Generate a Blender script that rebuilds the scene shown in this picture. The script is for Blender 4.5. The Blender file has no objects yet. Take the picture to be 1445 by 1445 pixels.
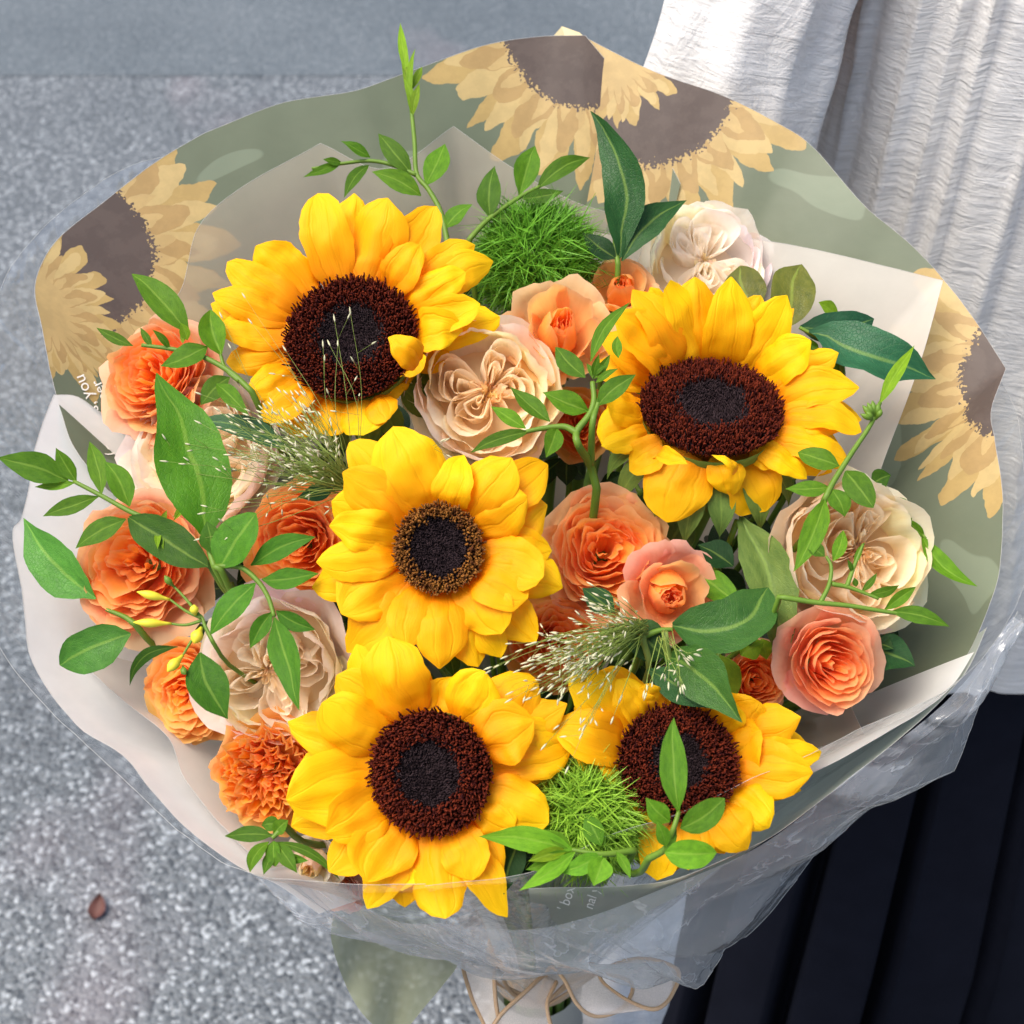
import bpy, math, random
import numpy as np
from mathutils import Vector, Matrix, noise as mnoise
from mathutils.bvhtree import BVHTree

# ------------------------------------------------------------------ camera, sky, sun, exposure
PITCH = math.radians(42)
DIST, SPAN = 0.62, 0.45                     # camera to bouquet centre, width seen there (m)
ORIGIN = np.array((0.0, 0.0, 1.15))         # bouquet centre above the ground
AX = np.array((1.0, 0.0, 0.0))
AY = np.array((0.0, math.sin(PITCH), math.cos(PITCH)))
AZ = np.array((0.0, -math.cos(PITCH), math.sin(PITCH)))
BASIS = np.stack([AX, AY, AZ], axis=1)
scene = bpy.context.scene
col = scene.collection
cam_data = bpy.data.cameras.new('camera')
cam = bpy.data.objects.new('camera', cam_data)
col.objects.link(cam)
cam_data.sensor_width = 36
cam_data.lens = 36 * DIST / SPAN
cam_data.clip_start = 0.01
cam_data.clip_end = 200
cam_data.dof.use_dof = True
cam_data.dof.focus_distance = 0.575
cam_data.dof.aperture_fstop = 19.0
M = Matrix(((AX[0], AY[0], AZ[0]), (AX[1], AY[1], AZ[1]), (AX[2], AY[2], AZ[2]))).to_4x4()
M.translation = Vector(ORIGIN + DIST * AZ)
cam.matrix_world = M
scene.camera = cam

SUN_EL, SUN_AZ = math.radians(66), math.radians(258)
world = bpy.data.worlds.new('World')
scene.world = world
world.use_nodes = True
wn = world.node_tree
sky = wn.nodes.new('ShaderNodeTexSky')
sky.sky_type = 'NISHITA'
sky.sun_disc = False
sky.sun_elevation = SUN_EL
sky.sun_rotation = SUN_AZ
sky.air_density = 1.0
sky.dust_density = 4.0
sky.ozone_density = 1.0
bgn = wn.nodes['Background']
bgn.inputs['Strength'].default_value = 0.085
wn.links.new(sky.outputs[0], bgn.inputs['Color'])
sun_data = bpy.data.lights.new('sun', 'SUN')
sun_data.energy = 1.5
sun_data.angle = math.radians(40)
sun_data.color = (1.0, 0.94, 0.84)
sun = bpy.data.objects.new('sun', sun_data)
col.objects.link(sun)
sd = Vector((math.sin(SUN_AZ) * math.cos(SUN_EL), math.cos(SUN_AZ) * math.cos(SUN_EL), math.sin(SUN_EL)))
sun.rotation_euler = sd.to_track_quat('Z', 'Y').to_euler()
sun.location = (0, 0, 6)
scene.view_settings.view_transform = 'Standard'
scene.view_settings.look = 'None'
scene.view_settings.gamma = 1
scene.view_settings.use_curve_mapping = False
scene.view_settings.exposure = 1.5
scene.render.engine = 'CYCLES'
scene.cycles.transparent_max_bounces = 24
scene.cycles.max_bounces = 12
scene.cycles.diffuse_bounces = 8
scene.cycles.transmission_bounces = 8

# ------------------------------------------------------------------ helpers
# Things are laid out in the bouquet's own frame (metres; x right, y up the bouquet's face, z out of it),
# read off the photograph with a depth of their own, then turned into the world.
PXS = SPAN / 1445 / DIST
TILT = 0.40                                 # slope of the bouquet's face
CAMF = np.array((0, 0, DIST))


def nrm(v):
    v = np.asarray(v, float)
    return v / (np.linalg.norm(v) + 1e-12)


def ray(px, py):
    return np.array(((px - 722.5) * PXS, (722.5 - py) * PXS, -1.0))


def P(px, py, h=0.0):
    d = ray(px, py)
    t = (DIST - h) / (1 - TILT * d[1])
    return CAMF + d * t


def U(px, py, p0, n):
    d = ray(px, py)
    return CAMF + d * (np.dot(np.asarray(p0) - CAMF, n) / np.dot(d, n))


def scale_at(p):
    return PXS * (DIST - p[2])


def W(v):
    return np.asarray(v, float) @ BASIS.T + ORIGIN


def F(v):
    return (np.asarray(v, float) - ORIGIN) @ BASIS


NECK = np.array((0.014, -0.258, -0.20))
DOWNF = np.array((0.0, 0.0, -1.0)) @ BASIS
CENTRE = P(715, 700, 0.0)
AXIS = nrm(CENTRE - NECK)


def tag(o, label=None, cat=None, group=None, kind=None):
    if label: o['label'] = label
    if cat: o['category'] = cat
    if group: o['group'] = group
    if kind: o['kind'] = kind
    return o


def empty(name, locw, label, cat, group=None):
    o = bpy.data.objects.new(name, None)
    o.empty_display_size = 0.01
    o.location = Vector([float(c) for c in locw])
    col.objects.link(o)
    return tag(o, label, cat, group)


def mesh_obj(name, vw, faces, mat, parent=None, uv=None, smooth=True, color=None, origin=None):
    """vw: vertices in world space; origin: world point of the thing's base"""
    if origin is None:
        origin = np.array(parent.location) if parent is not None and parent.parent is None else np.zeros(3)
    me = bpy.data.meshes.new(name)
    v = (np.asarray(vw, float) - origin)
    me.from_pydata(v.tolist(), [], faces)
    if uv is not None:
        layer = me.uv_layers.new(name='UVMap')
        idx = np.empty(len(me.loops), dtype=np.int32)
        me.loops.foreach_get('vertex_index', idx)
        layer.data.foreach_set('uv', np.asarray(uv, np.float32)[idx].ravel())
    if smooth:
        me.polygons.foreach_set('use_smooth', [True] * len(me.polygons))
    me.materials.append(mat)
    me.update()
    o = bpy.data.objects.new(name, me)
    if parent is not None:
        o.parent = parent
    else:
        o.location = Vector([float(c) for c in origin])
    if color is not None:
        o.color = (color[0], color[1], color[2], 1)
    col.objects.link(o)
    return o


_grid = {}


def grid_faces(nr, nc):
    k = (nr, nc)
    if k not in _grid:
        _grid[k] = [(r * nc + c, r * nc + c + 1, (r + 1) * nc + c + 1, (r + 1) * nc + c)
                    for r in range(nr - 1) for c in range(nc - 1)]
    return _grid[k]


def tube(points, radii, sides=6, cap=True):
    pts = np.asarray(points, float)
    n = len(pts)
    if np.isscalar(radii): radii = [radii] * n
    tg = np.gradient(pts, axis=0)
    ref = np.array((0.31, 0.17, 0.93))
    vs, fs = [], []
    a = nrm(np.cross(tg[0], ref))
    for i in range(n):
        t = nrm(tg[i])
        a = nrm(a - t * np.dot(a, t))
        b = np.cross(t, a)
        for k in range(sides):
            th = 2 * math.pi * k / sides
            vs.append(pts[i] + radii[i] * (a * math.cos(th) + b * math.sin(th)))
    for i in range(n - 1):
        for k in range(sides):
            k2 = (k + 1) % sides
            fs.append((i * sides + k, i * sides + k2, (i + 1) * sides + k2, (i + 1) * sides + k))
    if cap:
        fs.append(tuple(range(sides))[::-1])
        fs.append(tuple((n - 1) * sides + k for k in range(sides)))
    return vs, fs


def join(parts):
    V, Fc = [], []
    for v, f in parts:
        o = len(V)
        V.extend(v)
        Fc.extend([tuple(i + o for i in q) for q in f])
    return V, Fc


def spline(pts, n):
    """Catmull-Rom through the points"""
    p = np.asarray(pts, float)
    if len(p) == 2:
        return p[0] + (p[1] - p[0]) * np.linspace(0, 1, n)[:, None]
    q = np.vstack([2 * p[0] - p[1], p, 2 * p[-1] - p[-2]])
    out = []
    for t in np.linspace(0, len(p) - 1 - 1e-9, n):
        i = int(t); f = t - i
        a, b, c, d = q[i], q[i + 1], q[i + 2], q[i + 3]
        out.append(0.5 * ((2 * b) + (c - a) * f + (2 * a - 5 * b + 4 * c - d) * f * f + (3 * b - a - 3 * c + d) * f ** 3))
    return np.array(out)


# ------------------------------------------------------------------ materials
def jitter(V, amp, freq, seed=0.0):
    o = Vector((seed * 3.7, seed * 1.3, seed * 5.1))
    return np.asarray(V) + amp * np.array([mnoise.noise_vector(Vector(p) * freq + o) for p in V])


class NT:
    def __init__(self, name):
        self.m = bpy.data.materials.new(name)
        self.m.use_nodes = True
        self.t = self.m.node_tree
        self.t.nodes.clear()
        self.out = self.t.nodes.new('ShaderNodeOutputMaterial')

    def n(self, typ, props=None, **inp):
        nd = self.t.nodes.new('ShaderNode' + typ)
        for k, v in (props or {}).items(): setattr(nd, k, v)
        for k, v in inp.items():
            key = int(k[1:]) if k[0] == 'i' and k[1:].isdigit() else k.replace('_', ' ')
            self.set(nd.inputs[key], v)
        return nd

    def set(self, sock, v):
        if isinstance(v, bpy.types.NodeSocket): self.t.links.new(v, sock)
        elif isinstance(v, bpy.types.Node): self.t.links.new(v.outputs[0], sock)
        else:
            if sock.type == 'RGBA' and len(v) == 3: v = (*v, 1)
            sock.default_value = v

    def math(self, op, a, b=0.0, c=0.0, clamp=False):
        nd = self.n('Math', {'operation': op, 'use_clamp': clamp}, i0=a, i1=b)
        if op in ('MULTIPLY_ADD', 'SMOOTH_MIN', 'COMPARE', 'WRAP'): self.set(nd.inputs[2], c)
        return nd.outputs[0]

    def mix(self, f, a, b, mode='MIX'):
        nd = self.n('Mix', {'data_type': 'RGBA', 'blend_type': mode})
        self.set(nd.inputs[0], f); self.set(nd.inputs[6], a); self.set(nd.inputs[7], b)
        return nd.outputs[2]

    def ramp(self, f, stops, interp='LINEAR'):
        nd = self.n('ValToRGB', None, Fac=f)
        nd.color_ramp.interpolation = interp
        el = nd.color_ramp.elements
        while len(el) < len(stops): el.new(0.5)
        for e, (p, c) in zip(el, stops):
            e.position = p
            e.color = (*c, 1) if len(c) == 3 else c
        return nd.outputs[0]

    def noise(self, vec, scale, detail=2, rough=0.5, dist=0.0):
        nd = self.n('TexNoise', None, Scale=scale, Detail=detail, Roughness=rough, Distortion=dist)
        if vec is not None: self.set(nd.inputs['Vector'], vec)
        return nd.outputs[0]

    def mapping(self, vec, scale=(1, 1, 1), loc=(0, 0, 0), rot=(0, 0, 0)):
        return self.n('Mapping', None, Vector=vec, Scale=scale, Location=loc, Rotation=rot).outputs[0]

    def bump(self, height, strength=0.3, dist=0.001):
        return self.n('Bump', None, Strength=strength, Distance=dist, Height=height).outputs[0]

    def thin(self, colour, rough=0.5, spec=0.3, trans=0.3, tcol=None, bump=None, sheen=0.0):
        """a thin sheet of tissue: a principled face with light coming through from the other side"""
        p = self.n('BsdfPrincipled', None, Base_Color=colour, Roughness=rough)
        p.inputs['Specular IOR Level'].default_value = spec
        if sheen: p.inputs['Sheen Weight'].default_value = sheen
        tr = self.n('BsdfTranslucent', None, Color=tcol if tcol is not None else colour)
        if bump is not None:
            self.set(p.inputs['Normal'], bump)
        mx = self.n('MixShader', None, i0=trans, i1=p.outputs[0], i2=tr.outputs[0])
        self.t.links.new(mx.outputs[0], self.out.inputs[0])
        return p

    def solid(self, colour, rough=0.5, spec=0.3, bump=None):
        p = self.n('BsdfPrincipled', None, Base_Color=colour, Roughness=rough)
        p.inputs['Specular IOR Level'].default_value = spec
        if bump is not None: self.set(p.inputs['Normal'], bump)
        self.t.links.new(p.outputs[0], self.out.inputs[0])
        return p


def mat_sun_petal():
    k = NT('sunflower_petal')
    uv = k.n('UVMap').outputs[0]
    info = k.n('ObjectInfo')
    sep = k.n('SeparateXYZ', None, Vector=uv)
    off = k.n('CombineXYZ', None, X=info.outputs['Random'], Y=info.outputs['Random'])
    uvo = k.n('VectorMath', {'operation': 'MULTIPLY_ADD'}, i0=off, i1=(37, 11, 0), i2=uv).outputs[0]
    streak = k.noise(k.mapping(uvo, (22, 1.3, 1)), 1.0, 5, 0.68)
    blotch = k.noise(k.mapping(uvo, (2.2, 1.6, 1)), 1.0, 2)
    base = k.ramp(sep.outputs['Y'], [(0.0, (0.86, 0.27, 0.001)), (0.25, (0.92, 0.42, 0.001)), (0.6, (0.95, 0.53, 0.002)), (1.0, (0.96, 0.60, 0.003))])
    tint = k.ramp(info.outputs['Random'], [(0, (0.98, 0.80, 0.8)), (0.5, (1, 0.95, 1)), (1, (1.0, 1.10, 1.0))])
    c = k.mix(1.0, base, tint, 'MULTIPLY')
    dark = k.ramp(streak, [(0.28, (0.86, 0.70, 0.5)), (0.46, (1, 1, 1))])
    c = k.mix(0.85, c, dark, 'MULTIPLY')
    crease = k.math('ABSOLUTE', k.math('SINE', k.math('MULTIPLY_ADD', k.noise(k.mapping(uvo, (1.5, 1.2, 1)), 1.0, 1), 3.0, k.math('MULTIPLY', sep.outputs['X'], 7.5))))
    along = k.ramp(sep.outputs['Y'], [(0.05, (0, 0, 0)), (0.3, (0.30, 0.30, 0.30)), (0.75, (0.2, 0.2, 0.2)), (0.95, (0, 0, 0))])
    c = k.mix(k.math('MULTIPLY', k.ramp(crease, [(0.0, (1, 1, 1)), (0.10, (0, 0, 0))]), along), c, (0.75, 0.32, 0.004))
    c = k.mix(k.ramp(blotch, [(0.45, (0, 0, 0)), (0.75, (0.35, 0.35, 0.35))]), c, (0.93, 0.60, 0.01))
    # faint bruises with a shape of their own
    br = k.noise(k.mapping(uvo, (5, 9, 1)), 1.0, 4, 0.65)
    c = k.mix(k.ramp(br, [(0.70, (0, 0, 0)), (0.78, (0.45, 0.45, 0.45))]), c, (0.45, 0.17, 0.01))
    k.thin(c, 0.55, 0.18, 0.36, k.mix(1.0, c, (1.0, 0.84, 0.5), 'MULTIPLY'), k.bump(k.math('MULTIPLY_ADD', streak, 0.6, k.ramp(crease, [(0.0, (0, 0, 0)), (0.25, (0.5, 0.5, 0.5))])), 0.35, 0.0012))
    return k.m


def mat_rose_petal():
    k = NT('rose_petal')
    uv = k.n('UVMap').outputs[0]
    info = k.n('ObjectInfo')
    sep = k.n('SeparateXYZ', None, Vector=uv)
    off = k.n('CombineXYZ', None, X=info.outputs['Random'], Y=info.outputs['Random'])
    uvo = k.n('VectorMath', {'operation': 'MULTIPLY_ADD'}, i0=off, i1=(41, 23, 0), i2=uv).outputs[0]
    vein = k.noise(k.mapping(uvo, (14, 2.2, 1)), 1.0, 4, 0.6)
    soft = k.noise(k.mapping(uvo, (2.0, 2.0, 1)), 1.0, 3)
    c = info.outputs['Color']
    c = k.mix(k.ramp(sep.outputs['Y'], [(0.0, (0.40, 0.40, 0.40)), (0.6, (0.0, 0.0, 0.0))]), c, k.mix(1.0, c, (1.0, 0.72, 0.45), 'MULTIPLY'))
    c = k.mix(k.ramp(sep.outputs['Y'], [(0.82, (0, 0, 0)), (1.0, (0.30, 0.30, 0.30))]), c, k.mix(0.5, c, (0.97, 0.82, 0.66)))
    c = k.mix(0.55, c, k.ramp(vein, [(0.25, (0.94, 0.86, 0.78)), (0.55, (1, 1, 1))]), 'MULTIPLY')
    c = k.mix(0.5, c, k.ramp(soft, [(0.3, (0.98, 0.92, 0.86)), (0.65, (1.02, 1.01, 1.0))]), 'MULTIPLY')
    br = k.noise(k.mapping(uvo, (7, 6, 1)), 1.0, 4, 0.7)
    c = k.mix(k.ramp(br, [(0.70, (0, 0, 0)), (0.80, (0.16, 0.16, 0.16))]), c, (0.55, 0.30, 0.12))
    k.thin(c, 0.6, 0.15, 0.56, k.mix(1.0, c, (1.0, 0.97, 0.93), 'MULTIPLY'), k.bump(vein, 0.22, 0.0008), 0.1)
    return k.m


def mat_leaf(name, gloss=0.4, trans=0.2):
    k = NT(name)
    uv = k.n('UVMap').outputs[0]
    info = k.n('ObjectInfo')
    sep = k.n('SeparateXYZ', None, Vector=uv)
    rnd = info.outputs['Random']
    off = k.n('CombineXYZ', None, X=rnd, Y=rnd)
    uvo = k.n('VectorMath', {'operation': 'MULTIPLY_ADD'}, i0=off, i1=(31, 17, 0), i2=uv).outputs[0]
    d = k.math('ABSOLUTE', k.math('SUBTRACT', sep.outputs['X'], 0.5))
    rib = k.ramp(d, [(0.018, (1, 1, 1)), (0.05, (0, 0, 0))])
    # side veins sweep from the rib towards the tip
    sv = k.math('SINE', k.math('MULTIPLY', k.math('SUBTRACT', sep.outputs['Y'], k.math('MULTIPLY', d, 0.55)), 70.0))
    svm = k.ramp(sv, [(0.86, (0, 0, 0)), (1.0, (0.35, 0.35, 0.35))])
    mott = k.noise(k.mapping(uvo, (6, 6, 1)), 1.0, 4, 0.6)
    c = info.outputs['Color']
    c = k.mix(0.7, c, k.ramp(mott, [(0.3, (0.60, 0.66, 0.55)), (0.7, (1.35, 1.2, 1.1))]), 'MULTIPLY')
    c = k.mix(1.0, c, k.ramp(rnd, [(0, (0.85, 0.9, 0.9)), (1, (1.15, 1.08, 1.0))]), 'MULTIPLY')
    light = k.mix(0.28, c, (0.42, 0.60, 0.10))
    c = k.mix(k.math('MULTIPLY', rib, 0.7), c, light)
    c = k.mix(k.math('MULTIPLY', svm, 0.22), c, light)
    br = k.noise(k.mapping(uvo, (9, 12, 1)), 1.0, 3, 0.6)
    c = k.mix(k.ramp(br, [(0.73, (0, 0, 0)), (0.80, (0.5, 0.5, 0.5))]), c, (0.30, 0.26, 0.06))
    net = k.n('TexVoronoi', {'feature': 'DISTANCE_TO_EDGE'}, Vector=k.mapping(uvo, (9, 26, 1)), Scale=1.6)
    hgt = k.math('ADD', k.math('MULTIPLY', svm, -0.5), k.math('MULTIPLY_ADD', k.math('MINIMUM', net.outputs['Distance'], 0.12), 3.0, k.math('MULTIPLY', mott, 0.8)))
    k.thin(c, gloss, 0.20, trans, k.mix(1.0, c, (1.15, 1.1, 0.35), 'MULTIPLY'), k.bump(hgt, 0.4, 0.0006))
    return k.m


def mat_stem(name, a, b):
    k = NT(name)
    tc = k.n('TexCoord').outputs['Object']
    c = k.mix(k.noise(tc, 160, 3), a, b)
    k.solid(c, 0.5, 0.3)
    return k.m


def mat_floret(name, a, b, rough=0.7, scale=420):
    k = NT(name)
    tc = k.n('TexCoord').outputs['Object']
    f = k.noise(tc, scale, 2, 0.7)
    c = k.ramp(f, [(0.35, a), (0.68, b)])
    k.solid(c, rough, 0.10)
    return k.m


def mat_tuft(name, dark, light):
    k = NT(name)
    uv = k.n('UVMap').outputs[0]
    sep = k.n('SeparateXYZ', None, Vector=uv)
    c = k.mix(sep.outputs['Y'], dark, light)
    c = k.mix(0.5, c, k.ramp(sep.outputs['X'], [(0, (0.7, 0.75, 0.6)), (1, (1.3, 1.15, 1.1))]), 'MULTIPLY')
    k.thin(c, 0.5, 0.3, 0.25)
    return k.m


def mat_paper(name, colour, trans=0.35, clear=0.0, motifs=(), sheen=False, wr=1.0):
    """thin florist paper; motifs are its flat print, in the sheet's own flattened coordinates (metres)"""
    k = NT(name)
    uv = k.n('UVMap').outputs[0]
    tc = k.n('TexCoord').outputs['Object']
    mott = k.noise(uv, 22, 5, 0.62)
    c = k.mix(0.5, colour, k.ramp(mott, [(0.3, tuple(x * 0.82 for x in colour)), (0.7, tuple(min(1, x * 1.1) for x in colour))]))
    if motifs:
        wob = k.n('TexNoise', None, Scale=60.0, Detail=3.0)
        k.set(wob.inputs['Vector'], uv)
        wv = k.n('VectorMath', {'operation': 'SUBTRACT'}, i0=wob.outputs[1], i1=(0.5, 0.5, 0.5)).outputs[0]
        uvw = k.n('VectorMath', {'operation': 'MULTIPLY_ADD'}, i0=wv, i1=(0.010, 0.010, 0), i2=uv).outputs[0]
        wash = k.noise(uv, 70, 4, 0.7)
        jag = k.noise(uv, 520, 2)
        # pale ghost leaves under the flowers
        gl = k.noise(k.mapping(uv, (14, 30, 1), rot=(0, 0, 0.6)), 1.0, 1)
        c = k.mix(k.ramp(gl, [(0.62, (0, 0, 0)), (0.63, (0.22, 0.22, 0.22))], 'LINEAR'), c, (0.42, 0.50, 0.36))
        for (cu, cv, rd, rp, seed, disc) in motifs:
            rng = random.Random(seed)
            s = k.n('SeparateXYZ', None, Vector=k.n('VectorMath', {'operation': 'SUBTRACT'}, i0=uvw, i1=(cu, cv, 0)).outputs[0])
            ang = k.math('ARCTAN2', s.outputs['Y'], s.outputs['X'])
            r = k.math('SQRT', k.math('ADD', k.math('MULTIPLY', s.outputs['X'], s.outputs['X']), k.math('MULTIPLY', s.outputs['Y'], s.outputs['Y'])))
            tones = [(0.52, 0.36, 0.135), (0.60, 0.44, 0.19), (0.47, 0.31, 0.125), (0.57, 0.40, 0.17)]
            for li, (n, fr) in enumerate(((19, 1.0), (23, 0.90), (17, 0.78), (27, 0.64))):
                ph = rng.random()
                rag = k.noise(k.n('CombineXYZ', None, X=k.math('MULTIPLY', ang, 3.0), Y=float(seed) + li).outputs[0], 1.0, 1)
                f = k.math('FRACT', k.math('ADD', k.math('MULTIPLY', ang, n / (2 * math.pi)), k.math('ADD', k.math('MULTIPLY', rag, 0.9), ph + 8)))
                tri = k.math('POWER', k.math('ABSOLUTE', k.math('MULTIPLY_ADD', f, 2.0, -1.0)), 1.5)
                edge = k.math('MULTIPLY', k.math('MULTIPLY_ADD', tri, -0.34, 1.0), k.math('MULTIPLY_ADD', rag, 0.3 * rp * fr, rp * fr * 0.85))
                mk = k.math('LESS_THAN', r, edge)
                tone = k.mix(k.ramp(wash, [(0.42, (0, 0, 0)), (0.58, (0.5, 0.5, 0.5))]), tones[li], tuple(x * 0.80 for x in tones[li]))
                c = k.mix(mk, c, tone)
            if disc:
                lim = k.math('MULTIPLY_ADD', jag, 0.016, rd - 0.006)
                mk = k.math('LESS_THAN', r, lim)
                c = k.mix(mk, c, k.mix(k.ramp(wash, [(0.45, (0, 0, 0)), (0.55, (0.6, 0.6, 0.6))]), (0.105, 0.078, 0.066), (0.130, 0.098, 0.082)))
    wr1 = k.noise(uv, 18, 5, 0.55)
    bump = k.bump(wr1, 0.25 * wr, 0.003)
    p = k.n('BsdfPrincipled', None, Base_Color=c, Roughness=0.42, Normal=bump)
    p.inputs['Specular IOR Level'].default_value = 0.35
    tr = k.n('BsdfTranslucent', None, Color=c)
    mx = k.n('MixShader', None, i0=trans, i1=p.outputs[0], i2=tr.outputs[0])
    if clear:
        cl = k.n('BsdfTransparent', None, Color=(0.97, 0.97, 0.97))
        mx = k.n('MixShader', None, i0=clear, i1=mx.outputs[0], i2=cl.outputs[0])
    k.t.links.new(mx.outputs[0], k.out.inputs[0])
    return k.m


def mat_film(name, haze=0.10, gloss=0.08, crinkle=0.6):
    k = NT(name)
    uv = k.n('UVMap').outputs[0]
    # creases: sharp where the noise crosses its middle
    nz = k.noise(uv, 20, 3, 0.5, 0.6)
    cr = k.math('ABSOLUTE', k.math('SUBTRACT', nz, 0.5))
    nz2 = k.noise(k.mapping(uv, (60, 22, 1)), 1.0, 3, 0.5, 0.4)
    cr2 = k.math('ABSOLUTE', k.math('SUBTRACT', nz2, 0.5))
    b = k.bump(k.math('MULTIPLY_ADD', cr2, 0.35, cr), crinkle, 0.012)
    gl = k.n('BsdfGlossy', None, Color=(0.95, 0.96, 0.98), Roughness=0.09, Normal=b)
    df = k.n('BsdfDiffuse', None, Color=(0.74, 0.77, 0.80), Normal=b)
    tl = k.n('BsdfTranslucent', None, Color=(0.74, 0.77, 0.80))
    hz = k.n('MixShader', None, i0=0.5, i1=df.outputs[0], i2=tl.outputs[0])
    cl = k.n('BsdfTransparent', None, Color=(0.955, 0.965, 0.965))
    sm = k.noise(uv, 9, 4, 0.6)
    veil = k.math('MULTIPLY_ADD', sm, haze * 1.2, haze * 0.4)
    veil = k.math('ADD', veil, k.math('MULTIPLY', k.ramp(cr, [(0.0, (1, 1, 1)), (0.012, (0, 0, 0))]), haze * 0.9))
    m1 = k.n('MixShader', None, i0=veil, i1=cl.outputs[0], i2=hz.outputs[0])
    lw = k.n('LayerWeight', None, Blend=0.5, Normal=b).outputs['Facing']
    fr = k.math('MULTIPLY_ADD', k.math('POWER', lw, 4.0), 0.55, gloss)
    m2 = k.n('MixShader', None, i0=fr, i1=m1.outputs[0], i2=gl.outputs[0])
    k.t.links.new(m2.outputs[0], k.out.inputs[0])
    return k.m


MAT_SUN = mat_sun_petal()
MAT_ROSE = mat_rose_petal()
MAT_LEAF = mat_leaf('leaf_fresh', 0.50, 0.30)
MAT_GLOSSY = mat_leaf('leaf_glossy', 0.40, 0.12)
MAT_STEM = mat_stem('stem_green', (0.10, 0.20, 0.03), (0.16, 0.28, 0.05))
MAT_STEM_L = mat_stem('stem_light', (0.13, 0.22, 0.02), (0.08, 0.16, 0.015))
MAT_BUD = mat_stem('bud_yellow', (0.75, 0.55, 0.02), (0.55, 0.55, 0.05))
MAT_FLO = mat_floret('floret_brown', (0.024, 0.003, 0.0035), (0.16, 0.024, 0.008), 0.8)
MAT_FLO_TAN = mat_floret('floret_tan', (0.08, 0.025, 0.010), (0.34, 0.14, 0.025), 0.75)
MAT_FLI = mat_floret('floret_dark', (0.009, 0.005, 0.006), (0.045, 0.028, 0.031), 0.7)
MAT_TUFT = mat_tuft('tuft_green', (0.035, 0.13, 0.008), (0.15, 0.40, 0.03))
MAT_TUFT_L = mat_tuft('tuft_light_green', (0.035, 0.14, 0.005), (0.31, 0.56, 0.05))
MAT_STALK = mat_stem('grass_stalk', (0.13, 0.20, 0.025), (0.24, 0.30, 0.07))
MAT_SEED = mat_stem('grass_seed', (0.40, 0.40, 0.22), (0.58, 0.55, 0.38))


# ------------------------------------------------------------------ the setting
def ground_material(name, base, lo, hi, seed):
    k = NT(name)
    tc = k.n('TexCoord').outputs['Object']
    v1 = k.n('TexVoronoi', {'feature': 'F1'}, Vector=tc, Scale=185.0, Randomness=1.0)
    v2 = k.n('TexVoronoi', {'feature': 'F1'}, Vector=k.mapping(tc, loc=(3.1, 7.7, seed)), Scale=84.0, Randomness=1.0)
    s1 = k.n('SeparateColor', None, Color=v1.outputs['Color']).outputs[0]
    s2 = k.n('SeparateColor', None, Color=v2.outputs['Color']).outputs[0]
    c = k.ramp(s1, [(0.0, lo), (0.5, base), (0.82, base), (1.0, hi)])
    spot = k.math('MULTIPLY', k.ramp(s2, [(0.86, (0, 0, 0)), (0.93, (1, 1, 1))]), k.ramp(v2.outputs['Distance'], [(0.28, (1, 1, 1)), (0.42, (0, 0, 0))]))
    c = k.mix(k.math('MULTIPLY', spot, 0.75), c, hi)
    pit = k.math('MULTIPLY', k.ramp(s2, [(0.08, (1, 1, 1)), (0.14, (0, 0, 0))]), k.ramp(v2.outputs['Distance'], [(0.25, (1, 1, 1)), (0.40, (0, 0, 0))]))
    c = k.mix(k.math('MULTIPLY', pit, 0.7), c, lo)
    big = k.noise(tc, 1.7, 5, 0.6)
    c = k.mix(0.8, c, k.ramp(big, [(0.3, (0.72, 0.74, 0.76)), (0.7, (1.15, 1.13, 1.12))]), 'MULTIPLY')
    pinkish = k.noise(k.mapping(tc, (1.6, 0.9, 1), loc=(seed, 0, 0)), 1.0, 3)  # broad soft patches of a pinkish tone
    c = k.mix(k.ramp(pinkish, [(0.62, (0, 0, 0)), (0.75, (0.40, 0.40, 0.40))]), c, (0.30, 0.22, 0.24))
    h = k.math('MULTIPLY_ADD', v1.outputs['Distance'], -0.6, k.math('MULTIPLY', v2.outputs['Distance'], -0.5))
    k.solid(c, 0.55, 0.4, k.bump(h, 0.6, 0.006))
    return k.m


def sheet_structure(name, x0, x1, y0, y1, z, mat):
    o = mesh_obj(name, [(x0, y0, z), (x1, y0, z), (x1, y1, z), (x0, y1, z)], [(0, 1, 2, 3)], mat, smooth=False)
    o['kind'] = 'structure'
    return o


sheet_structure('ground', -80, 80, -80, 80, 0.0,
                ground_material('asphalt', (0.112, 0.126, 0.138), (0.034, 0.042, 0.051), (0.33, 0.36, 0.38), 0.0))
sheet_structure('road', -80, 80, 2.92, 80, 0.0015,
                ground_material('road_surface', (0.098, 0.118, 0.132), (0.06, 0.074, 0.085), (0.17, 0.19, 0.205), 5.0))

# a fallen leaf on the asphalt
k = NT('dead_leaf')
k.solid(k.mix(k.noise(k.n('TexCoord').outputs['Object'], 90, 3), (0.075, 0.030, 0.024), (0.12, 0.05, 0.04)), 0.6)
MAT_DEAD = k.m


def ground_at(px, py):
    d = BASIS @ ray(px, py)
    c = ORIGIN + DIST * AZ
    return c + d * (-c[2] / d[2])


g0, g1 = ground_at(134, 1302), ground_at(144, 1268)
ax_ = g1 - g0
sd_ = np.array((-ax_[1], ax_[0], 0))
vv, ff = [], grid_faces(7, 5)
for r in range(7):
    v = r / 6
    for c in range(5):
        u = c / 2 - 1
        w = 0.32 * math.sin(math.pi * v ** 0.8) ** 0.9
        vv.append(g0 + ax_ * v + sd_ * u * w + np.array((0, 0, 0.002 + 0.006 * abs(u) + 0.006 * v * v)))
fl = mesh_obj('fallen_leaf', vv, ff, MAT_DEAD, origin=g0)
tag(fl, 'small dry reddish brown leaf lying on the grey asphalt', 'leaf')


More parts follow.
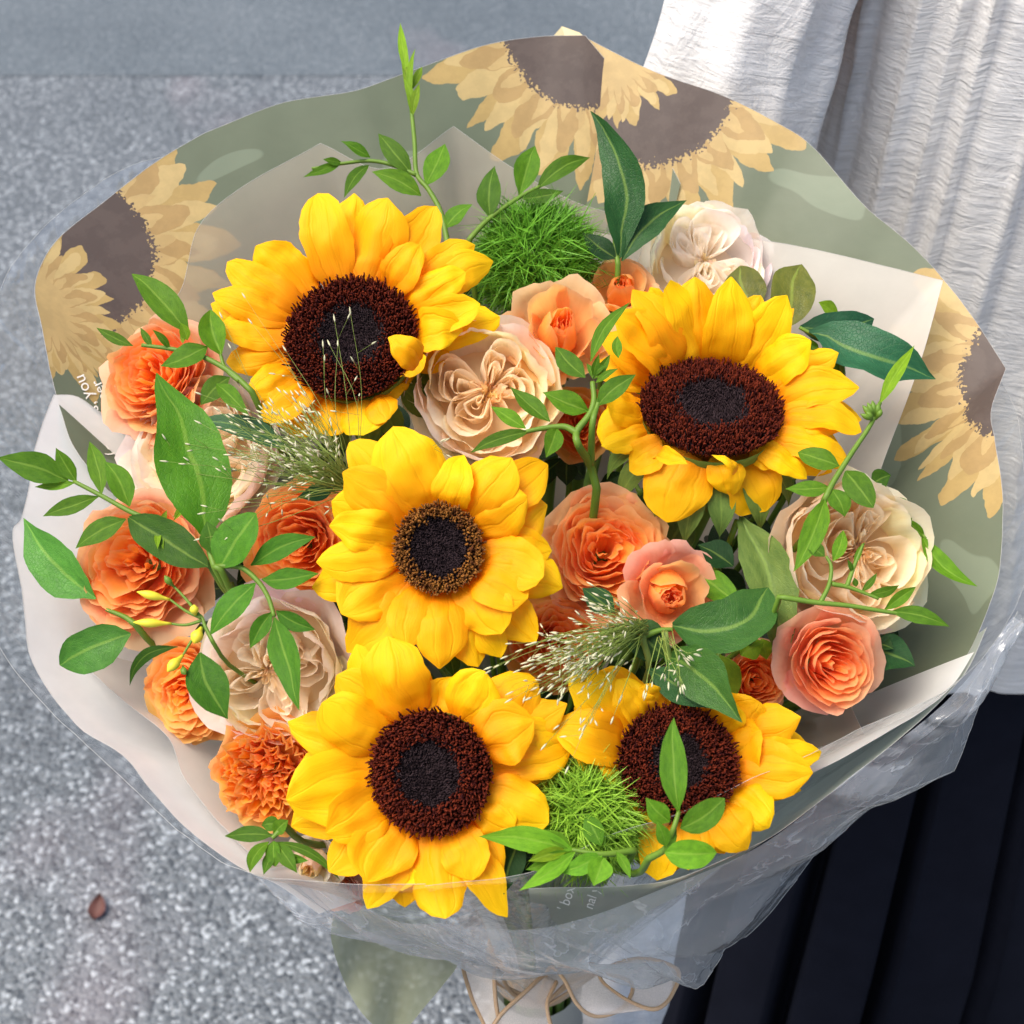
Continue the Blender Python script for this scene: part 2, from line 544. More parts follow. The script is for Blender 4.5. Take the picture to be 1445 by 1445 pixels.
# ------------------------------------------------------------------ the person behind the bouquet
def mat_blouse():
    k = NT('crinkled_cotton')
    uv = k.n('UVMap').outputs[0]
    fine = k.noise(k.mapping(uv, (38, 330, 1)), 1.0, 4, 0.65, 1.2)
    mid = k.noise(k.mapping(uv, (34, 40, 1)), 1.0, 5, 0.65, 1.2)
    big = k.noise(k.mapping(uv, (9, 5, 1)), 1.0, 3, 0.5)
    h = k.math('MULTIPLY_ADD', fine, 0.45, k.math('MULTIPLY_ADD', mid, 0.9, k.math('MULTIPLY', big, 0.7)))
    c = k.mix(k.ramp(fine, [(0.35, (0, 0, 0)), (0.7, (1, 1, 1))]), (0.66, 0.65, 0.63), (0.82, 0.81, 0.79))
    k.thin(c, 0.8, 0.15, 0.22, None, k.bump(h, 0.9, 0.0030), 0.1)
    return k.m


def mat_skirt():
    k = NT('black_skirt')
    tc = k.n('TexCoord').outputs['Object']
    c = k.mix(k.noise(tc, 30, 3), (0.0055, 0.0060, 0.010), (0.010, 0.011, 0.018))
    k.solid(c, 0.85, 0.06, k.bump(k.noise(tc, 900, 2), 0.25, 0.0005))
    return k.m


def mat_skin():
    k = NT('skin')
    tc = k.n('TexCoord').outputs['Object']
    c = k.mix(k.noise(tc, 40, 3), (0.56, 0.34, 0.25), (0.62, 0.40, 0.30))
    p = k.solid(c, 0.5, 0.35)
    p.inputs['Subsurface Weight'].default_value = 0.1
    return k.m


MAT_BLOUSE, MAT_SKIRT, MAT_SKIN = mat_blouse(), mat_skirt(), mat_skin()
PX0, PY0 = 0.345, 0.37                      # where the person stands
person = empty('person', (PX0, PY0, 0), 'person in a white crinkled blouse and black pleated skirt holding the bouquet', 'person')


def skin_body():
    V, E, R = [], [], []

    def add(p, r, prev=None):
        V.append(p); R.append(r if isinstance(r, tuple) else (r, r))
        if prev is not None: E.append((prev, len(V) - 1))
        return len(V) - 1
    x, y = PX0, PY0
    pel = add((x, y, 0.86), (0.14, 0.10))
    wa = add((x, y, 1.02), (0.105, 0.085), pel)
    ch = add((x, y, 1.20), (0.125, 0.09), wa)
    nb = add((x, y, 1.36), (0.06, 0.055), ch)
    nk = add((x, y - 0.01, 1.42), 0.045, nb)
    jaw = add((x - 0.005, y - 0.035, 1.475), (0.055, 0.06), nk)
    hd = add((x - 0.005, y - 0.03, 1.54), (0.073, 0.085), jaw)
    add((x - 0.005, y - 0.015, 1.60), (0.058, 0.065), hd)
    nose = add((x - 0.01, y - 0.125, 1.515), 0.012, hd)
    # the arm that holds the stems
    sh = add((x - 0.165, y - 0.04, 1.315), 0.032, ch)
    ua = add((0.122, 0.272, 1.18), 0.036, sh)
    el = add((0.105, 0.27, 0.99), 0.036, ua)
    fo = add((0.085, 0.17, 0.82), 0.034, el)
    wr = add((0.066, 0.045, 0.672), 0.024, fo)
    pm = add((0.052, 0.005, 0.622), (0.030, 0.018), wr)
    hx, hy = 0.014, -0.045
    for i, (dz, ln) in enumerate(((0.024, 0.95), (0.004, 1.0), (-0.016, 0.95), (-0.034, 0.8))):
        z = 0.618 + dz
        a = add((hx + 0.036, hy + 0.028, z), 0.0095, pm)
        b = add((hx + 0.030, hy - 0.018 * ln, z), 0.0088, a)
        c = add((hx + 0.002, hy - 0.032 * ln, z - 0.003), 0.0080, b)
        add((hx - 0.020 * ln, hy - 0.022 * ln, z - 0.004), 0.0070, c)
    t1 = add((hx + 0.030, hy + 0.050, 0.655), 0.011, pm)
    t2 = add((hx + 0.000, hy + 0.040, 0.672), 0.0095, t1)
    add((hx - 0.022, hy + 0.022, 0.674), 0.008, t2)
    # the other arm hangs at the side
    sh2 = add((x + 0.16, y - 0.01, 1.315), 0.050, ch)
    el2 = add((x + 0.235, y + 0.02, 1.02), 0.038, sh2)
    wr2 = add((x + 0.245, y - 0.05, 0.78), 0.024, el2)
    pm2 = add((x + 0.245, y - 0.065, 0.70), (0.016, 0.030), wr2)
    for i, (dy, ln) in enumerate(((-0.028, 0.9), (-0.010, 1.0), (0.008, 0.95), (0.024, 0.75))):
        a = add((x + 0.245, y - 0.068 + dy, 0.655), 0.0092, pm2)
        b = add((x + 0.240, y - 0.072 + dy, 0.655 - 0.035 * ln), 0.0085, a)
        add((x + 0.228, y - 0.074 + dy, 0.655 - 0.062 * ln), 0.0072, b)
    a = add((x + 0.238, y - 0.108, 0.70), 0.0105, pm2)
    add((x + 0.228, y - 0.122, 0.66), 0.0085, a)
    for s in (-1, 1):
        hp = add((x + s * 0.085, y, 0.80), 0.080, pel)
        kn = add((x + s * 0.088, y - 0.01, 0.46), 0.052, hp)
        cf = add((x + s * 0.088, y + 0.015, 0.32), 0.048, kn)
        an = add((x + s * 0.088, y + 0.02, 0.085), 0.030, cf)
        hl = add((x + s * 0.088, y + 0.03, 0.040), 0.030, an)
        add((x + s * 0.090, y - 0.10, 0.030), (0.036, 0.022), hl)
    me = bpy.data.meshes.new('body')
    me.from_pydata([(a - PX0, b - PY0, c) for a, b, c in V], E, [])
    o = bpy.data.objects.new('body', me)
    o.parent = person
    col.objects.link(o)
    sk = o.modifiers.new('skin', 'SKIN')
    sk.use_smooth_shade = True
    lay = me.skin_vertices[0].data if me.skin_vertices else None
    if lay is None:
        bpy.context.view_layer.objects.active = o
        lay = me.skin_vertices[0].data
    for i, r in enumerate(R):
        lay[i].radius = r
        lay[i].use_root = (i == 0)
    ss = o.modifiers.new('sub', 'SUBSURF')
    ss.levels = ss.render_levels = 2
    me.materials.append(MAT_SKIN)
    return o


skin_body()
# hair and eyes (above the picture)
hv, nrr, ncc = [], 14, 24
for r in range(nrr):
    v = r / (nrr - 1)
    for c in range(ncc):
        th = 2 * math.pi * c / (ncc - 1)
        front = max(0, -math.sin(th)) ** 2
        zz = 1.645 - v * (0.30 - 0.25 * front)
        rr = 0.098 * math.sin(min(1.0, 0.12 + v * 1.6) * math.pi / 2) * (1 + 0.03 * math.sin(th * 11))
        hv.append((PX0 - 0.005 + rr * math.cos(th) * 0.92, PY0 - 0.020 + rr * math.sin(th) * 1.02, zz))
k = NT('hair'); k.solid((0.012, 0.008, 0.006), 0.4, 0.5); MAT_HAIR = k.m
mesh_obj('hair', hv, grid_faces(nrr, ncc), MAT_HAIR, person)
k = NT('eye'); k.solid((0.02, 0.012, 0.01), 0.15, 0.6); MAT_EYE = k.m
for s in (-1, 1):
    v, f = tube([(PX0 - 0.007 + s * 0.031, PY0 - 0.098, 1.532), (PX0 - 0.007 + s * 0.031, PY0 - 0.106, 1.532), (PX0 - 0.007 + s * 0.031, PY0 - 0.110, 1.532)], [0.011, 0.010, 0.004], 10)
    mesh_obj('eye', v, f, MAT_EYE, person)

# blouse: body with long pin-tucks that wander down the cloth
NR, NC = 150, 320
zs = np.linspace(0.800, 1.385, NR)
th = np.linspace(0, 2 * np.pi, NC)
T, Z = np.meshgrid(th, zs)
q = (1.385 - Z) / 0.585
sh = np.clip((Z - 1.27) / 0.115, 0, 1)
rx = 0.165 + 0.062 * q - 0.085 * sh ** 1.6
ry = 0.118 + 0.060 * q - 0.045 * sh ** 1.6
wander = 0.05 * np.sin(Z * 9 + 0.6) + 0.02 * np.sin(Z * 23)
disp = 0.0045 * q * np.sin(T * 9 + 2.0 * np.sin(Z * 4)) + 0.0012 * np.sin(T * 21 + Z * 11) + 0.0015 * np.sin(T * 7 - Z * 14)
rng = np.random.default_rng(4)
tucks = [3.62, 3.78, 3.95, 4.09, 4.20, 4.36, 4.60, 4.78, 5.0, 5.2, 5.45, 2.8, 3.1, 3.35]
for i, a in enumerate(tucks):
    dlt = T - (a + wander * (0.7 + 0.6 * math.sin(i * 2.1)) + 0.012 * np.sin(Z * 17 + i))
    disp += 0.0060 * np.exp(-(dlt / 0.014) ** 2) - 0.0030 * np.exp(-((dlt - 0.035) / 0.025) ** 2)
# puckers across the cloth
disp += 0.0002 * np.sin(Z * 210 + 5 * np.sin(T * 6) + 3 * np.sin(T * 17)) * (0.5 + 0.5 * np.sin(T * 9 + Z * 12))
hemw = 0.003 * np.sin(T * 7 + 1)
X = PX0 + (rx + disp) * np.cos(T)
Y = PY0 + (ry + disp) * np.sin(T)
ZZ = Z + hemw * (q ** 6)
vb = np.stack([X, Y, ZZ], -1).reshape(-1, 3)
uvb = np.stack([T * 0.15, Z], -1).reshape(-1, 2)
blouse = mesh_obj('blouse', vb, grid_faces(NR, NC), MAT_BLOUSE, person, uvb)


def sleeve(path, radii, seed):
    pts = spline(path, 90)
    rad = np.interp(np.linspace(0, 1, 90), np.linspace(0, 1, len(radii)), radii)
    tg = np.gradient(pts, axis=0)
    n_s = 72
    a = nrm(np.cross(tg[0], (0, 1, 0)))
    vs, uvs = [], []
    for i in range(90):
        t = nrm(tg[i]); a = nrm(a - t * np.dot(a, t)); b = np.cross(t, a)
        for k_ in range(n_s + 1):
            g = 2 * math.pi * k_ / n_s
            d = 0.002 * math.sin(g * 9 + i * 0.05 + seed) + 0.002 * math.sin(g * 5 - i * 0.10) + 0.0010 * math.sin(i * 0.9 + 2 * math.sin(g * 3)) \
                + 0.003 * math.exp(-(((g * 1.6 + 0.1 * math.sin(i * 0.1)) % 1.0 - 0.5) / 0.06) ** 2)
            vs.append(pts[i] + (rad[i] + d) * (a * math.cos(g) + b * math.sin(g)))
            uvs.append((g * 0.06 + 3 + seed, i * 0.007))
    return mesh_obj('sleeve', vs, grid_faces(90, n_s + 1), MAT_BLOUSE, person, uvs)


sleeve([(PX0 - 0.145, PY0 - 0.03, 1.345), (0.142, 0.295, 1.285), (0.114, 0.262, 1.15), (0.102, 0.26, 0.98), (0.085, 0.17, 0.82), (0.068, 0.055, 0.680), (0.058, 0.018, 0.634)],
       [0.040, 0.046, 0.050, 0.050, 0.046, 0.040, 0.036], 0.0)
sleeve([(PX0 + 0.135, PY0 - 0.03, 1.345), (PX0 + 0.19, PY0 - 0.02, 1.28), (PX0 + 0.225, PY0 + 0.01, 1.13), (PX0 + 0.24, PY0 + 0.015, 1.0), (PX0 + 0.245, PY0 - 0.03, 0.86), (PX0 + 0.245, PY0 - 0.05, 0.78)],
       [0.045, 0.062, 0.066, 0.060, 0.052, 0.036], 2.0)

# skirt: wide knife pleats falling from the waist
NR, NC = 60, 420
zs = np.linspace(0.13, 1.0, NR)
T, Z = np.meshgrid(np.linspace(0, 2 * np.pi, NC), zs)
q = (1.0 - Z) / 0.87
ph = (T * 17 / (2 * np.pi) + 0.12 * np.sin(T * 3) + 0.30) % 1.0
pl = np.where(ph < 0.74, 0.012 + 0.010 * ph, 0.0194 - 0.058 * np.sin(np.clip((ph - 0.74) / 0.26, 0, 1) * np.pi))
rx = 0.140 + 0.050 * np.clip(q * 1.6, 0, 1) + 0.050 * q + pl * (0.35 + 0.9 * q)
ry = 0.098 + 0.050 * np.clip(q * 1.6, 0, 1) + 0.060 * q + pl * (0.35 + 0.9 * q)
vs = np.stack([PX0 + rx * np.cos(T), PY0 + ry * np.sin(T), Z], -1).reshape(-1, 3)
skirt = mesh_obj('skirt', vs, grid_faces(NR, NC), MAT_SKIRT, person)
k = NT('shoe'); k.solid((0.02, 0.018, 0.016), 0.35, 0.5); MAT_SHOE = k.m
for s in (-1, 1):
    pts = [(PX0 + s * 0.088, PY0 + 0.065, 0.034), (PX0 + s * 0.088, PY0 + 0.04, 0.045), (PX0 + s * 0.089, PY0 - 0.04, 0.042), (PX0 + s * 0.091, PY0 - 0.11, 0.034), (PX0 + s * 0.092, PY0 - 0.15, 0.026)]
    v, f = tube(spline(pts, 12), np.interp(np.linspace(0, 1, 12), (0, .2, .5, .8, 1), (0.020, 0.036, 0.038, 0.040, 0.015)), 14)
    v = [np.array((a, b, max(0.0, c))) for a, b, c in v]
    mesh_obj('shoe', v, f, MAT_SHOE, person)


# ------------------------------------------------------------------ the wrapping
def rim_line(pts, step=0.004):
    """pts: (px, py, h[, corner]); smooth runs between corners"""
    runs, cur = [], []
    for p in pts:
        q_ = P(p[0], p[1], p[2])
        cur.append(q_)
        if len(p) > 3 and len(cur) > 1:
            runs.append(cur); cur = [q_]
    if len(cur) > 1: runs.append(cur)
    out = []
    for r in runs:
        L = sum(np.linalg.norm(np.subtract(r[i + 1], r[i])) for i in range(len(r) - 1))
        s = spline(r, max(3, int(L / step)))
        out.extend(s if not out else s[1:])
    return np.array(out)


k = NT('cut_edge'); k.thin((0.62, 0.61, 0.58), 0.4, 0.4, 0.4); MAT_EDGE = k.m


class Sheet:
    def __init__(self, rim, rows=56, pr=1.42, pa=0.80, wr=0.0025, seed=0, t0=0.0, closed=False, neck_r=0.022, lift=0.0):
        R = rim_line(rim)
        n = len(R)
        arc = np.concatenate([[0], np.cumsum(np.linalg.norm(np.diff(R, axis=0), axis=1))])
        w = R - NECK
        wa = w @ AXIS
        wr_ = w - wa[:, None] * AXIS
        wl = np.linalg.norm(wr_, axis=1)
        hat = wr_ / wl[:, None]
        t = np.linspace(t0, 1, rows)
        V = np.zeros((rows, n, 3)); UV = np.zeros((rows, n, 2))
        for i, tt in enumerate(t):
            fr, fa = tt ** pr, tt ** pa
            rad = neck_r + (wl - neck_r) * fr + lift * math.sin(math.pi * tt)
            env = math.sin(math.pi * min(1, tt * 1.0)) ** 0.5 * (1 - 0.75 * tt) + 0.10
            d = np.array([mnoise.noise(Vector((a * 28 + seed * 9.1, tt * 2.0 + seed, 0.3))) + 0.5 * mnoise.noise(Vector((a * 75 + seed * 3.3, tt * 7.0, seed))) for a in arc])
            V[i] = NECK + AXIS * (wa * fa)[:, None] + hat * (rad + d * wr * 4 * env)[:, None]
            UV[i, :, 0] = arc
            UV[i, :, 1] = tt * np.linalg.norm(w, axis=1)
        self.V, self.UV, self.shape = V.reshape(-1, 3), UV.reshape(-1, 2), (rows, n)
        self.F = grid_faces(rows, n)

    def bvh(self):
        return BVHTree.FromPolygons([Vector(v) for v in self.V], self.F)

    def uv_at(self, px, py):
        d = self.V - CAMF
        x = 722.5 + d[:, 0] / -d[:, 2] / PXS
        y = 722.5 - d[:, 1] / -d[:, 2] / PXS
        # inside the rim the nearest vertex; outside, go on linearly from it
        i = int(np.argmin((x - px) ** 2 + (y - py) ** 2))
        n = self.shape[1]
        r, c = divmod(i, n)
        r2 = r - 3 if r >= 3 else r + 3
        c2 = c - 3 if c >= 3 else c + 3
        j, k_ = r2 * n + c, r * n + c2
        A = np.array([[x[j] - x[i], x[k_] - x[i]], [y[j] - y[i], y[k_] - y[i]]])
        ab = np.linalg.solve(A, np.array((px - x[i], py - y[i])))
        return self.UV[i] + ab[0] * (self.UV[j] - self.UV[i]) + ab[1] * (self.UV[k_] - self.UV[i])

    def build(self, name, mat, label, cat, group=None, edge=0.00010):
        self.o = mesh_obj(name, W(self.V), self.F, mat, None, self.UV, origin=W(NECK))
        tag(self.o, label, cat, group)
        if edge:                            # the cut edge, where the sheet's thickness catches the light
            v, f = tube(self.V[-self.shape[1]:], edge, 5, cap=False)
            mesh_obj('edge', W(v), f, MAT_EDGE, self.o, origin=W(NECK))
        return self.o


def motif(sheet, px, py, rd, rp, seed, disc=True):
    u = sheet.uv_at(px, py)
    s = PXS * 0.68
    return (float(u[0]), float(u[1]), rd * s, rp * s, seed, disc)


SAGE = (0.165, 0.192, 0.125)
# printed sheet behind the left half
s1 = Sheet([(150, 690, 0.0), (110, 640, 0.0), (85, 580, 0.0), (60, 470, 0.0), (50, 400, 0.0), (80, 340, 0.0), (140, 290, 0.0), (210, 235, 0.0), (275, 195, 0.0), (312, 178, 0.0),
            (400, 145, 0.0), (500, 128, 0.0), (580, 100, 0.0), (680, 65, 0.0), (760, 52, 0.0), (826, 50, 0.002, 1), (905, 150, -0.012), (960, 260, -0.02)], seed=1, wr=0.0016)
m1 = mat_paper('printed_paper_left', SAGE, 0.30, 0.0,
               [motif(s1, 85, 362, 122, 262, 3), motif(s1, 54, 432, 0, 132, 9, False), motif(s1, 838, 40, 126, 262, 5)])
printed_left = s1.build('wrapping_paper', m1, 'sage wrapping paper printed with yellow sunflowers, with lettering down its edge', 'wrapping paper')
# printed sheet behind the right half, folded at the top corner
s2 = Sheet([(838, 165, -0.020), (826, 53, -0.001, 1), (920, 100, 0.0), (1020, 135, 0.0), (1100, 175, 0.0), (1150, 210, 0.0), (1220, 290, 0.0), (1290, 350, 0.0), (1360, 430, 0.0), (1420, 520, 0.004, 1),
            (1398, 580, 0.004), (1404, 622, 0.004), (1415, 700, 0.004), (1413, 790, 0.004), (1398, 850, 0.006), (1360, 930, 0.010), (1290, 1000, 0.014), (1225, 1042, 0.018)], seed=2, wr=0.0014)
m2 = mat_paper('printed_paper_right', SAGE, 0.30, 0.0,
               [motif(s2, 925, 128, 112, 235, 7), motif(s2, 815, 70, 0, 120, 13, False), motif(s2, 1482, 520, 112, 235, 11)])
printed_right = s2.build('wrapping_paper', m2, 'sage wrapping paper printed with yellow sunflowers, folded to a pointed corner beside the blouse', 'wrapping paper')
# the folded corner that peeps over the top
c0 = [P(780, 52, -0.004), P(793, 37, -0.006), P(818, 46, -0.005), P(835, 62, -0.004), P(805, 80, -0.006)]
cc = mesh_obj('paper_corner', W(c0), [(0, 1, 2, 3, 4)], mat_paper('paper_back', (0.72, 0.60, 0.34), 0.3), printed_right, origin=W(NECK), smooth=False)

# printed sheet across the front, under the clear film
s3 = Sheet([(746, 1254, 0.050), (800, 1253, 0.050), (880, 1250, 0.050), (960, 1238, 0.048), (1040, 1203, 0.046), (1100, 1172, 0.042), (1200, 1098, 0.034), (1300, 1015, 0.026), (1360, 950, 0.018), (1392, 885, 0.012)],
           seed=6, wr=0.0018, pr=1.0, pa=.90)
m3 = mat_paper('printed_paper_front', (0.46, 0.50, 0.42), 0.50, 0.06, [motif(s3, 1010, 1330, 0, 120, 21, False), motif(s3, 1400, 980, 0, 130, 23, False)])
printed_front = s3.build('wrapping_paper', m3, 'thin sage wrapping paper with small white lettering at the front rim', 'wrapping paper')

# cream tissue sheets
TISSUE = (0.72, 0.67, 0.60)
mt = mat_paper('cream_tissue', TISSUE, 0.38, 0.18)
mtw = mat_paper('white_tissue', (0.87, 0.86, 0.83), 0.40, 0.0)
mtb = mat_paper('beige_tissue', (0.42, 0.38, 0.31), 0.35, 0.38)
t1 = Sheet([(210, 470, -0.016), (255, 410, -0.010), (281, 320, -0.006), (345, 262, -0.005), (452, 202, -0.004, 1), (545, 238, -0.008), (640, 178, -0.008, 1), (720, 235, -0.010), (800, 280, -0.014), (860, 300, -0.016)], seed=11, wr=0.0016, pr=1.58)
t1.build('tissue_sheet', mtb, 'beige tissue with two pointed corners behind the upper left sunflower', 'tissue paper')
t2 = Sheet([(800, 330, -0.016), (920, 328, -0.012), (1020, 332, -0.004), (1150, 352, 0.004), (1330, 396, 0.016, 1), (1302, 500, 0.012), (1262, 610, 0.004), (1232, 690, -0.004)], seed=12, wr=0.0010, pr=1.62)
t2.build('tissue_sheet', mt, 'cream tissue with a square corner behind the white rose', 'tissue paper')
t3 = Sheet([(240, 520, -0.020), (170, 590, -0.010), (110, 560, -0.002), (77, 557, 0.002, 1), (50, 633, 0.004), (32, 726, 0.006), (18, 752, 0.007), (30, 830, 0.008), (47, 935, 0.010), (108, 1022, 0.014), (173, 1065, 0.018), (212, 1112, 0.022),
            (262, 1168, 0.028), (326, 1214, 0.034), (357, 1232, 0.040, 1), (395, 1250, 0.042), (450, 1290, 0.036)], seed=13, wr=0.0020, pr=1.52)
t3.build('tissue_sheet', mtw, 'wide white tissue curving round the orange roses on the asphalt side', 'tissue paper')
t4 = Sheet([(1098, 1114, 0.042), (1160, 1085, 0.038), (1225, 1048, 0.034), (1300, 1005, 0.028), (1345, 965, 0.020), (1375, 920, 0.014)], seed=14, wr=0.0016, pr=1.48)
t4.build('tissue_sheet', mtw, 'white tissue with a cut corner in front of the sunflower by the skirt', 'tissue paper')
t5 = Sheet([(1130, 1000, 0.0), (1195, 984, 0.003, 1), (1220, 1036, 0.014)], seed=15, wr=0.001, pr=1.52)
t5.build('tissue_sheet', mtb, 'small beige tissue flap below the coral rose', 'tissue paper')
t6 = Sheet([(60, 790, -0.012), (95, 905, -0.004), (170, 985, 0.004), (235, 1040, 0.010), (262, 1100, 0.016), (330, 1180, 0.024), (380, 1225, 0.030)], seed=16, wr=0.0022, pr=1.58)
t6.build('tissue_sheet', mt, 'cream tissue folded inside the white tissue below the orange roses', 'tissue paper')

# clear film round the outside
film = Sheet([(600, 1249, 0.062), (460, 1245, 0.056), (357, 1234, 0.046), (262, 1182, 0.016), (190, 1115, 0.006), (100, 1030, 0.0), (10, 930, -0.004), (-28, 830, -0.006), (-50, 700, -0.008), (-36, 540, -0.010), (0, 410, -0.012), (45, 340, -0.014), (110, 280, -0.018), (190, 232, -0.022),
              (300, 210, -0.026), (500, 165, -0.028), (760, 95, -0.028), (900, 135, -0.028), (1100, 215, -0.026), (1220, 320, -0.022), (1330, 440, -0.016), (1425, 560, -0.006), (1448, 680, 0.0), (1452, 780, 0.004), (1432, 860, 0.012),
              (1350, 962, 0.030), (1205, 1034, 0.046), (1065, 1098, 0.054), (950, 1150, 0.058), (860, 1178, 0.060), (742, 1234, 0.062), (600, 1249, 0.062)],
             rows=70, seed=20, wr=0.0030, pr=0.98, pa=.92, neck_r=.032)
MAT_FILM = mat_film('clear_film', 0.13)
film.build('cellophane_wrap', MAT_FILM, 'clear crinkled cellophane round the outside of the bouquet', 'cellophane', edge=0.00007)
# a loose skirt of film hanging below the front rim, its lower edge free
top_ = rim_line([(356, 1236, 0.055), (470, 1262, 0.064), (560, 1300, 0.066), (630, 1304, 0.068), (740, 1312, 0.068), (830, 1294, 0.066), (930, 1256, 0.064), (1075, 1192, 0.058), (1200, 1096, 0.046), (1340, 985, 0.030), (1430, 870, 0.014)], .003)
low_ = rim_line([(560, 1316, 0.0), (640, 1345, -0.03), (700, 1366, -0.05), (770, 1374, -0.055), (856, 1368, -0.055), (930, 1360, -0.05), (960, 1385, -0.045), (985, 1376, -0.045), (1030, 1338, -0.04), (1130, 1225, -0.03), (1222, 1142, -0.02), (1341, 1082, -0.015, 1), (1395, 955, -0.010), (1436, 862, -0.004)], .002)
nu, nv = 220, 40
top_ = np.array([top_[int(i)] for i in np.linspace(0, len(top_) - 1, nu)])
low_ = np.array([low_[int(i)] for i in np.linspace(0, len(low_) - 1, nu)])
cv, cuv = [], []
for j in range(nv):
    t = j / (nv - 1)
    row = top_ * (1 - t) + low_ * t
    for i in range(nu):
        a, b_ = i * 0.0035, t * 0.14
        d = 0.012 * math.sin(math.pi * t) + 0.014 * (abs(mnoise.noise(Vector((a * 14, b_ * 10, 1.7)))) - .2) * min(1, 3 * t) + 0.0018 * (abs(mnoise.noise(Vector((a * 46, b_ * 26, 6.1)))) - .2) * min(1, 3 * t)
        cv.append(row[i] + d * np.array((0, -.25, .97)))
        cuv.append((a, b_))
cuff = mesh_obj('cellophane_skirt', W(cv), grid_faces(nv, nu), mat_film('clear_film_skirt', 0.30, 0.06, 0.35), None, cuv, origin=W(NECK))
tag(cuff, 'hazy crinkled cellophane sheet hanging loose below the front rim, over the skirt', 'cellophane')
for nm, row in (('edge', cv[:nu]), ('edge', cv[-nu:])):
    v, f = tube(row, .00010, 5, cap=False)
    mesh_obj(nm, W(v), f, MAT_EDGE, cuff, origin=W(NECK))

# lettering printed on the paper
k = NT('white_ink'); k.solid((0.86, 0.85, 0.78), 0.5); MAT_INK = k.m


def lettering(sheet, text, px, py, dx, dy, size, squash=1.0):
    """text laid on the sheet: starts at (px,py), runs along (dx,dy), letters stand to the left of that"""
    cu = bpy.data.curves.new('lettering', 'FONT')
    cu.body = text
    cu.size = 1.0
    cu.resolution_u = 3
    tmp = bpy.data.objects.new('lettering_tmp', cu)
    col.objects.link(tmp)
    dg = bpy.context.evaluated_depsgraph_get()
    me = tmp.evaluated_get(dg).to_mesh()
    v2 = [(v.co.x, v.co.y) for v in me.vertices]
    fs = [tuple(p.vertices) for p in me.polygons]
    tmp.evaluated_get(dg).to_mesh_clear()
    bpy.data.objects.remove(tmp); bpy.data.curves.remove(cu)
    L = math.hypot(dx, dy); dx, dy = dx / L, dy / L
    ux, uy = dy, -dx                        # up of the letters, pixel axes
    bv = sheet.bvh()
    out = []
    for a, b in v2:
        x = px + dx * a * size + ux * b * size * squash
        y = py + dy * a * size + uy * b * size * squash
        d = Vector(ray(x, y)).normalized()
        hit = bv.ray_cast(Vector(CAMF), d)
        p = hit[0] if hit[0] is not None else Vector(P(x, y, 0))
        out.append(np.array(p - d * 0.0006))
    return mesh_obj('lettering', W(out), fs, MAT_INK, sheet.o, smooth=False, origin=W(NECK))


lettering(s1, '(colates, you', 166, 640, -52, -122, 24)
lettering(s1, 'nner', 158, 572, -46, -100, 22)
lettering(s3, "' box", 800, 1287, 9, -26, 18, 1.2)
lettering(s3, 'nal y', 836, 1284, 9, -26, 17, 1.2)

# tail of the printed paper below the tie
tail = []
outl = [((640, 1372), (655, 1345)), ((600, 1420), (620, 1330)), ((560, 1462), (585, 1310)), ((520, 1440), (550, 1295)), ((490, 1395), (515, 1285)), ((468, 1330), (488, 1278)), ((470, 1290), (478, 1272))]
rows_ = []
for i, (a, b) in enumerate(outl):
    rows_.append([P(*(np.array(b) * (1 - t) + np.array(a) * t), h=-0.135 + 0.030 * t + 0.016 * abs(math.sin(i * 1.3 + t * .8)) * t) for t in np.linspace(0, 1, 9)])
rows_ = np.array(rows_)
rr = np.stack([spline(rows_[:, j], 25) for j in range(9)], 1)
tl = mesh_obj('paper_tail', W(rr.reshape(-1, 3)), grid_faces(25, 9), mat_paper('tail_paper', (0.36, 0.39, 0.26), 0.40, 0.15), None, np.stack(np.meshgrid(np.linspace(0, .05, 9), np.linspace(0, .08, 25)), -1).reshape(-1, 2), origin=W(NECK))
tag(tl, 'sage paper end flaring out below the bouquet tie', 'wrapping paper')

# sheer ribbon with tan corded edges
k = NT('sheer_ribbon')
uvn = k.n('UVMap').outputs[0]
df = k.n('BsdfPrincipled', None, Base_Color=(0.72, 0.64, 0.56), Roughness=0.6)
tp = k.n('BsdfTransparent', None, Color=(0.97, 0.95, 0.93))
weave = k.noise(k.mapping(uvn, (60, 700, 1)), 1.0, 2)
mx = k.n('MixShader', None, i0=k.math('MULTIPLY_ADD', weave, 0.5, 0.36), i1=tp.outputs[0], i2=df.outputs[0])
k.t.links.new(mx.outputs[0], k.out.inputs[0])
MAT_RIB = k.m
k = NT('ribbon_cord')
k.solid(k.mix(k.noise(k.n('TexCoord').outputs['Object'], 900, 2), (0.42, 0.27, 0.15), (0.55, 0.38, 0.23)), 0.6)
MAT_CORD = k.m
bow = empty('ribbon_bow', W(NECK), 'sheer ribbon bow with tan corded edges tied below the bouquet', 'ribbon')


def ribbon(edge_a, edge_b, name):
    A = spline([P(p[0], p[1] + 16, p[2]) for p in edge_a], 40)
    B = spline([P(p[0], p[1] + 16, p[2]) for p in edge_b], 40)
    vs = np.stack([A, A * 0.66 + B * 0.34, A * 0.33 + B * 0.67, B], 1).reshape(-1, 3)
    uv = [(c / 3, r * 0.004) for r in range(40) for c in range(4)]
    o = mesh_obj(name, W(vs), grid_faces(40, 4), MAT_RIB, bow, uv)
    for e in (A, B):
        v, f = tube(e, 0.0010, 6)
        mesh_obj('cord', W(v), f, MAT_CORD, o, origin=W(NECK))
    return o


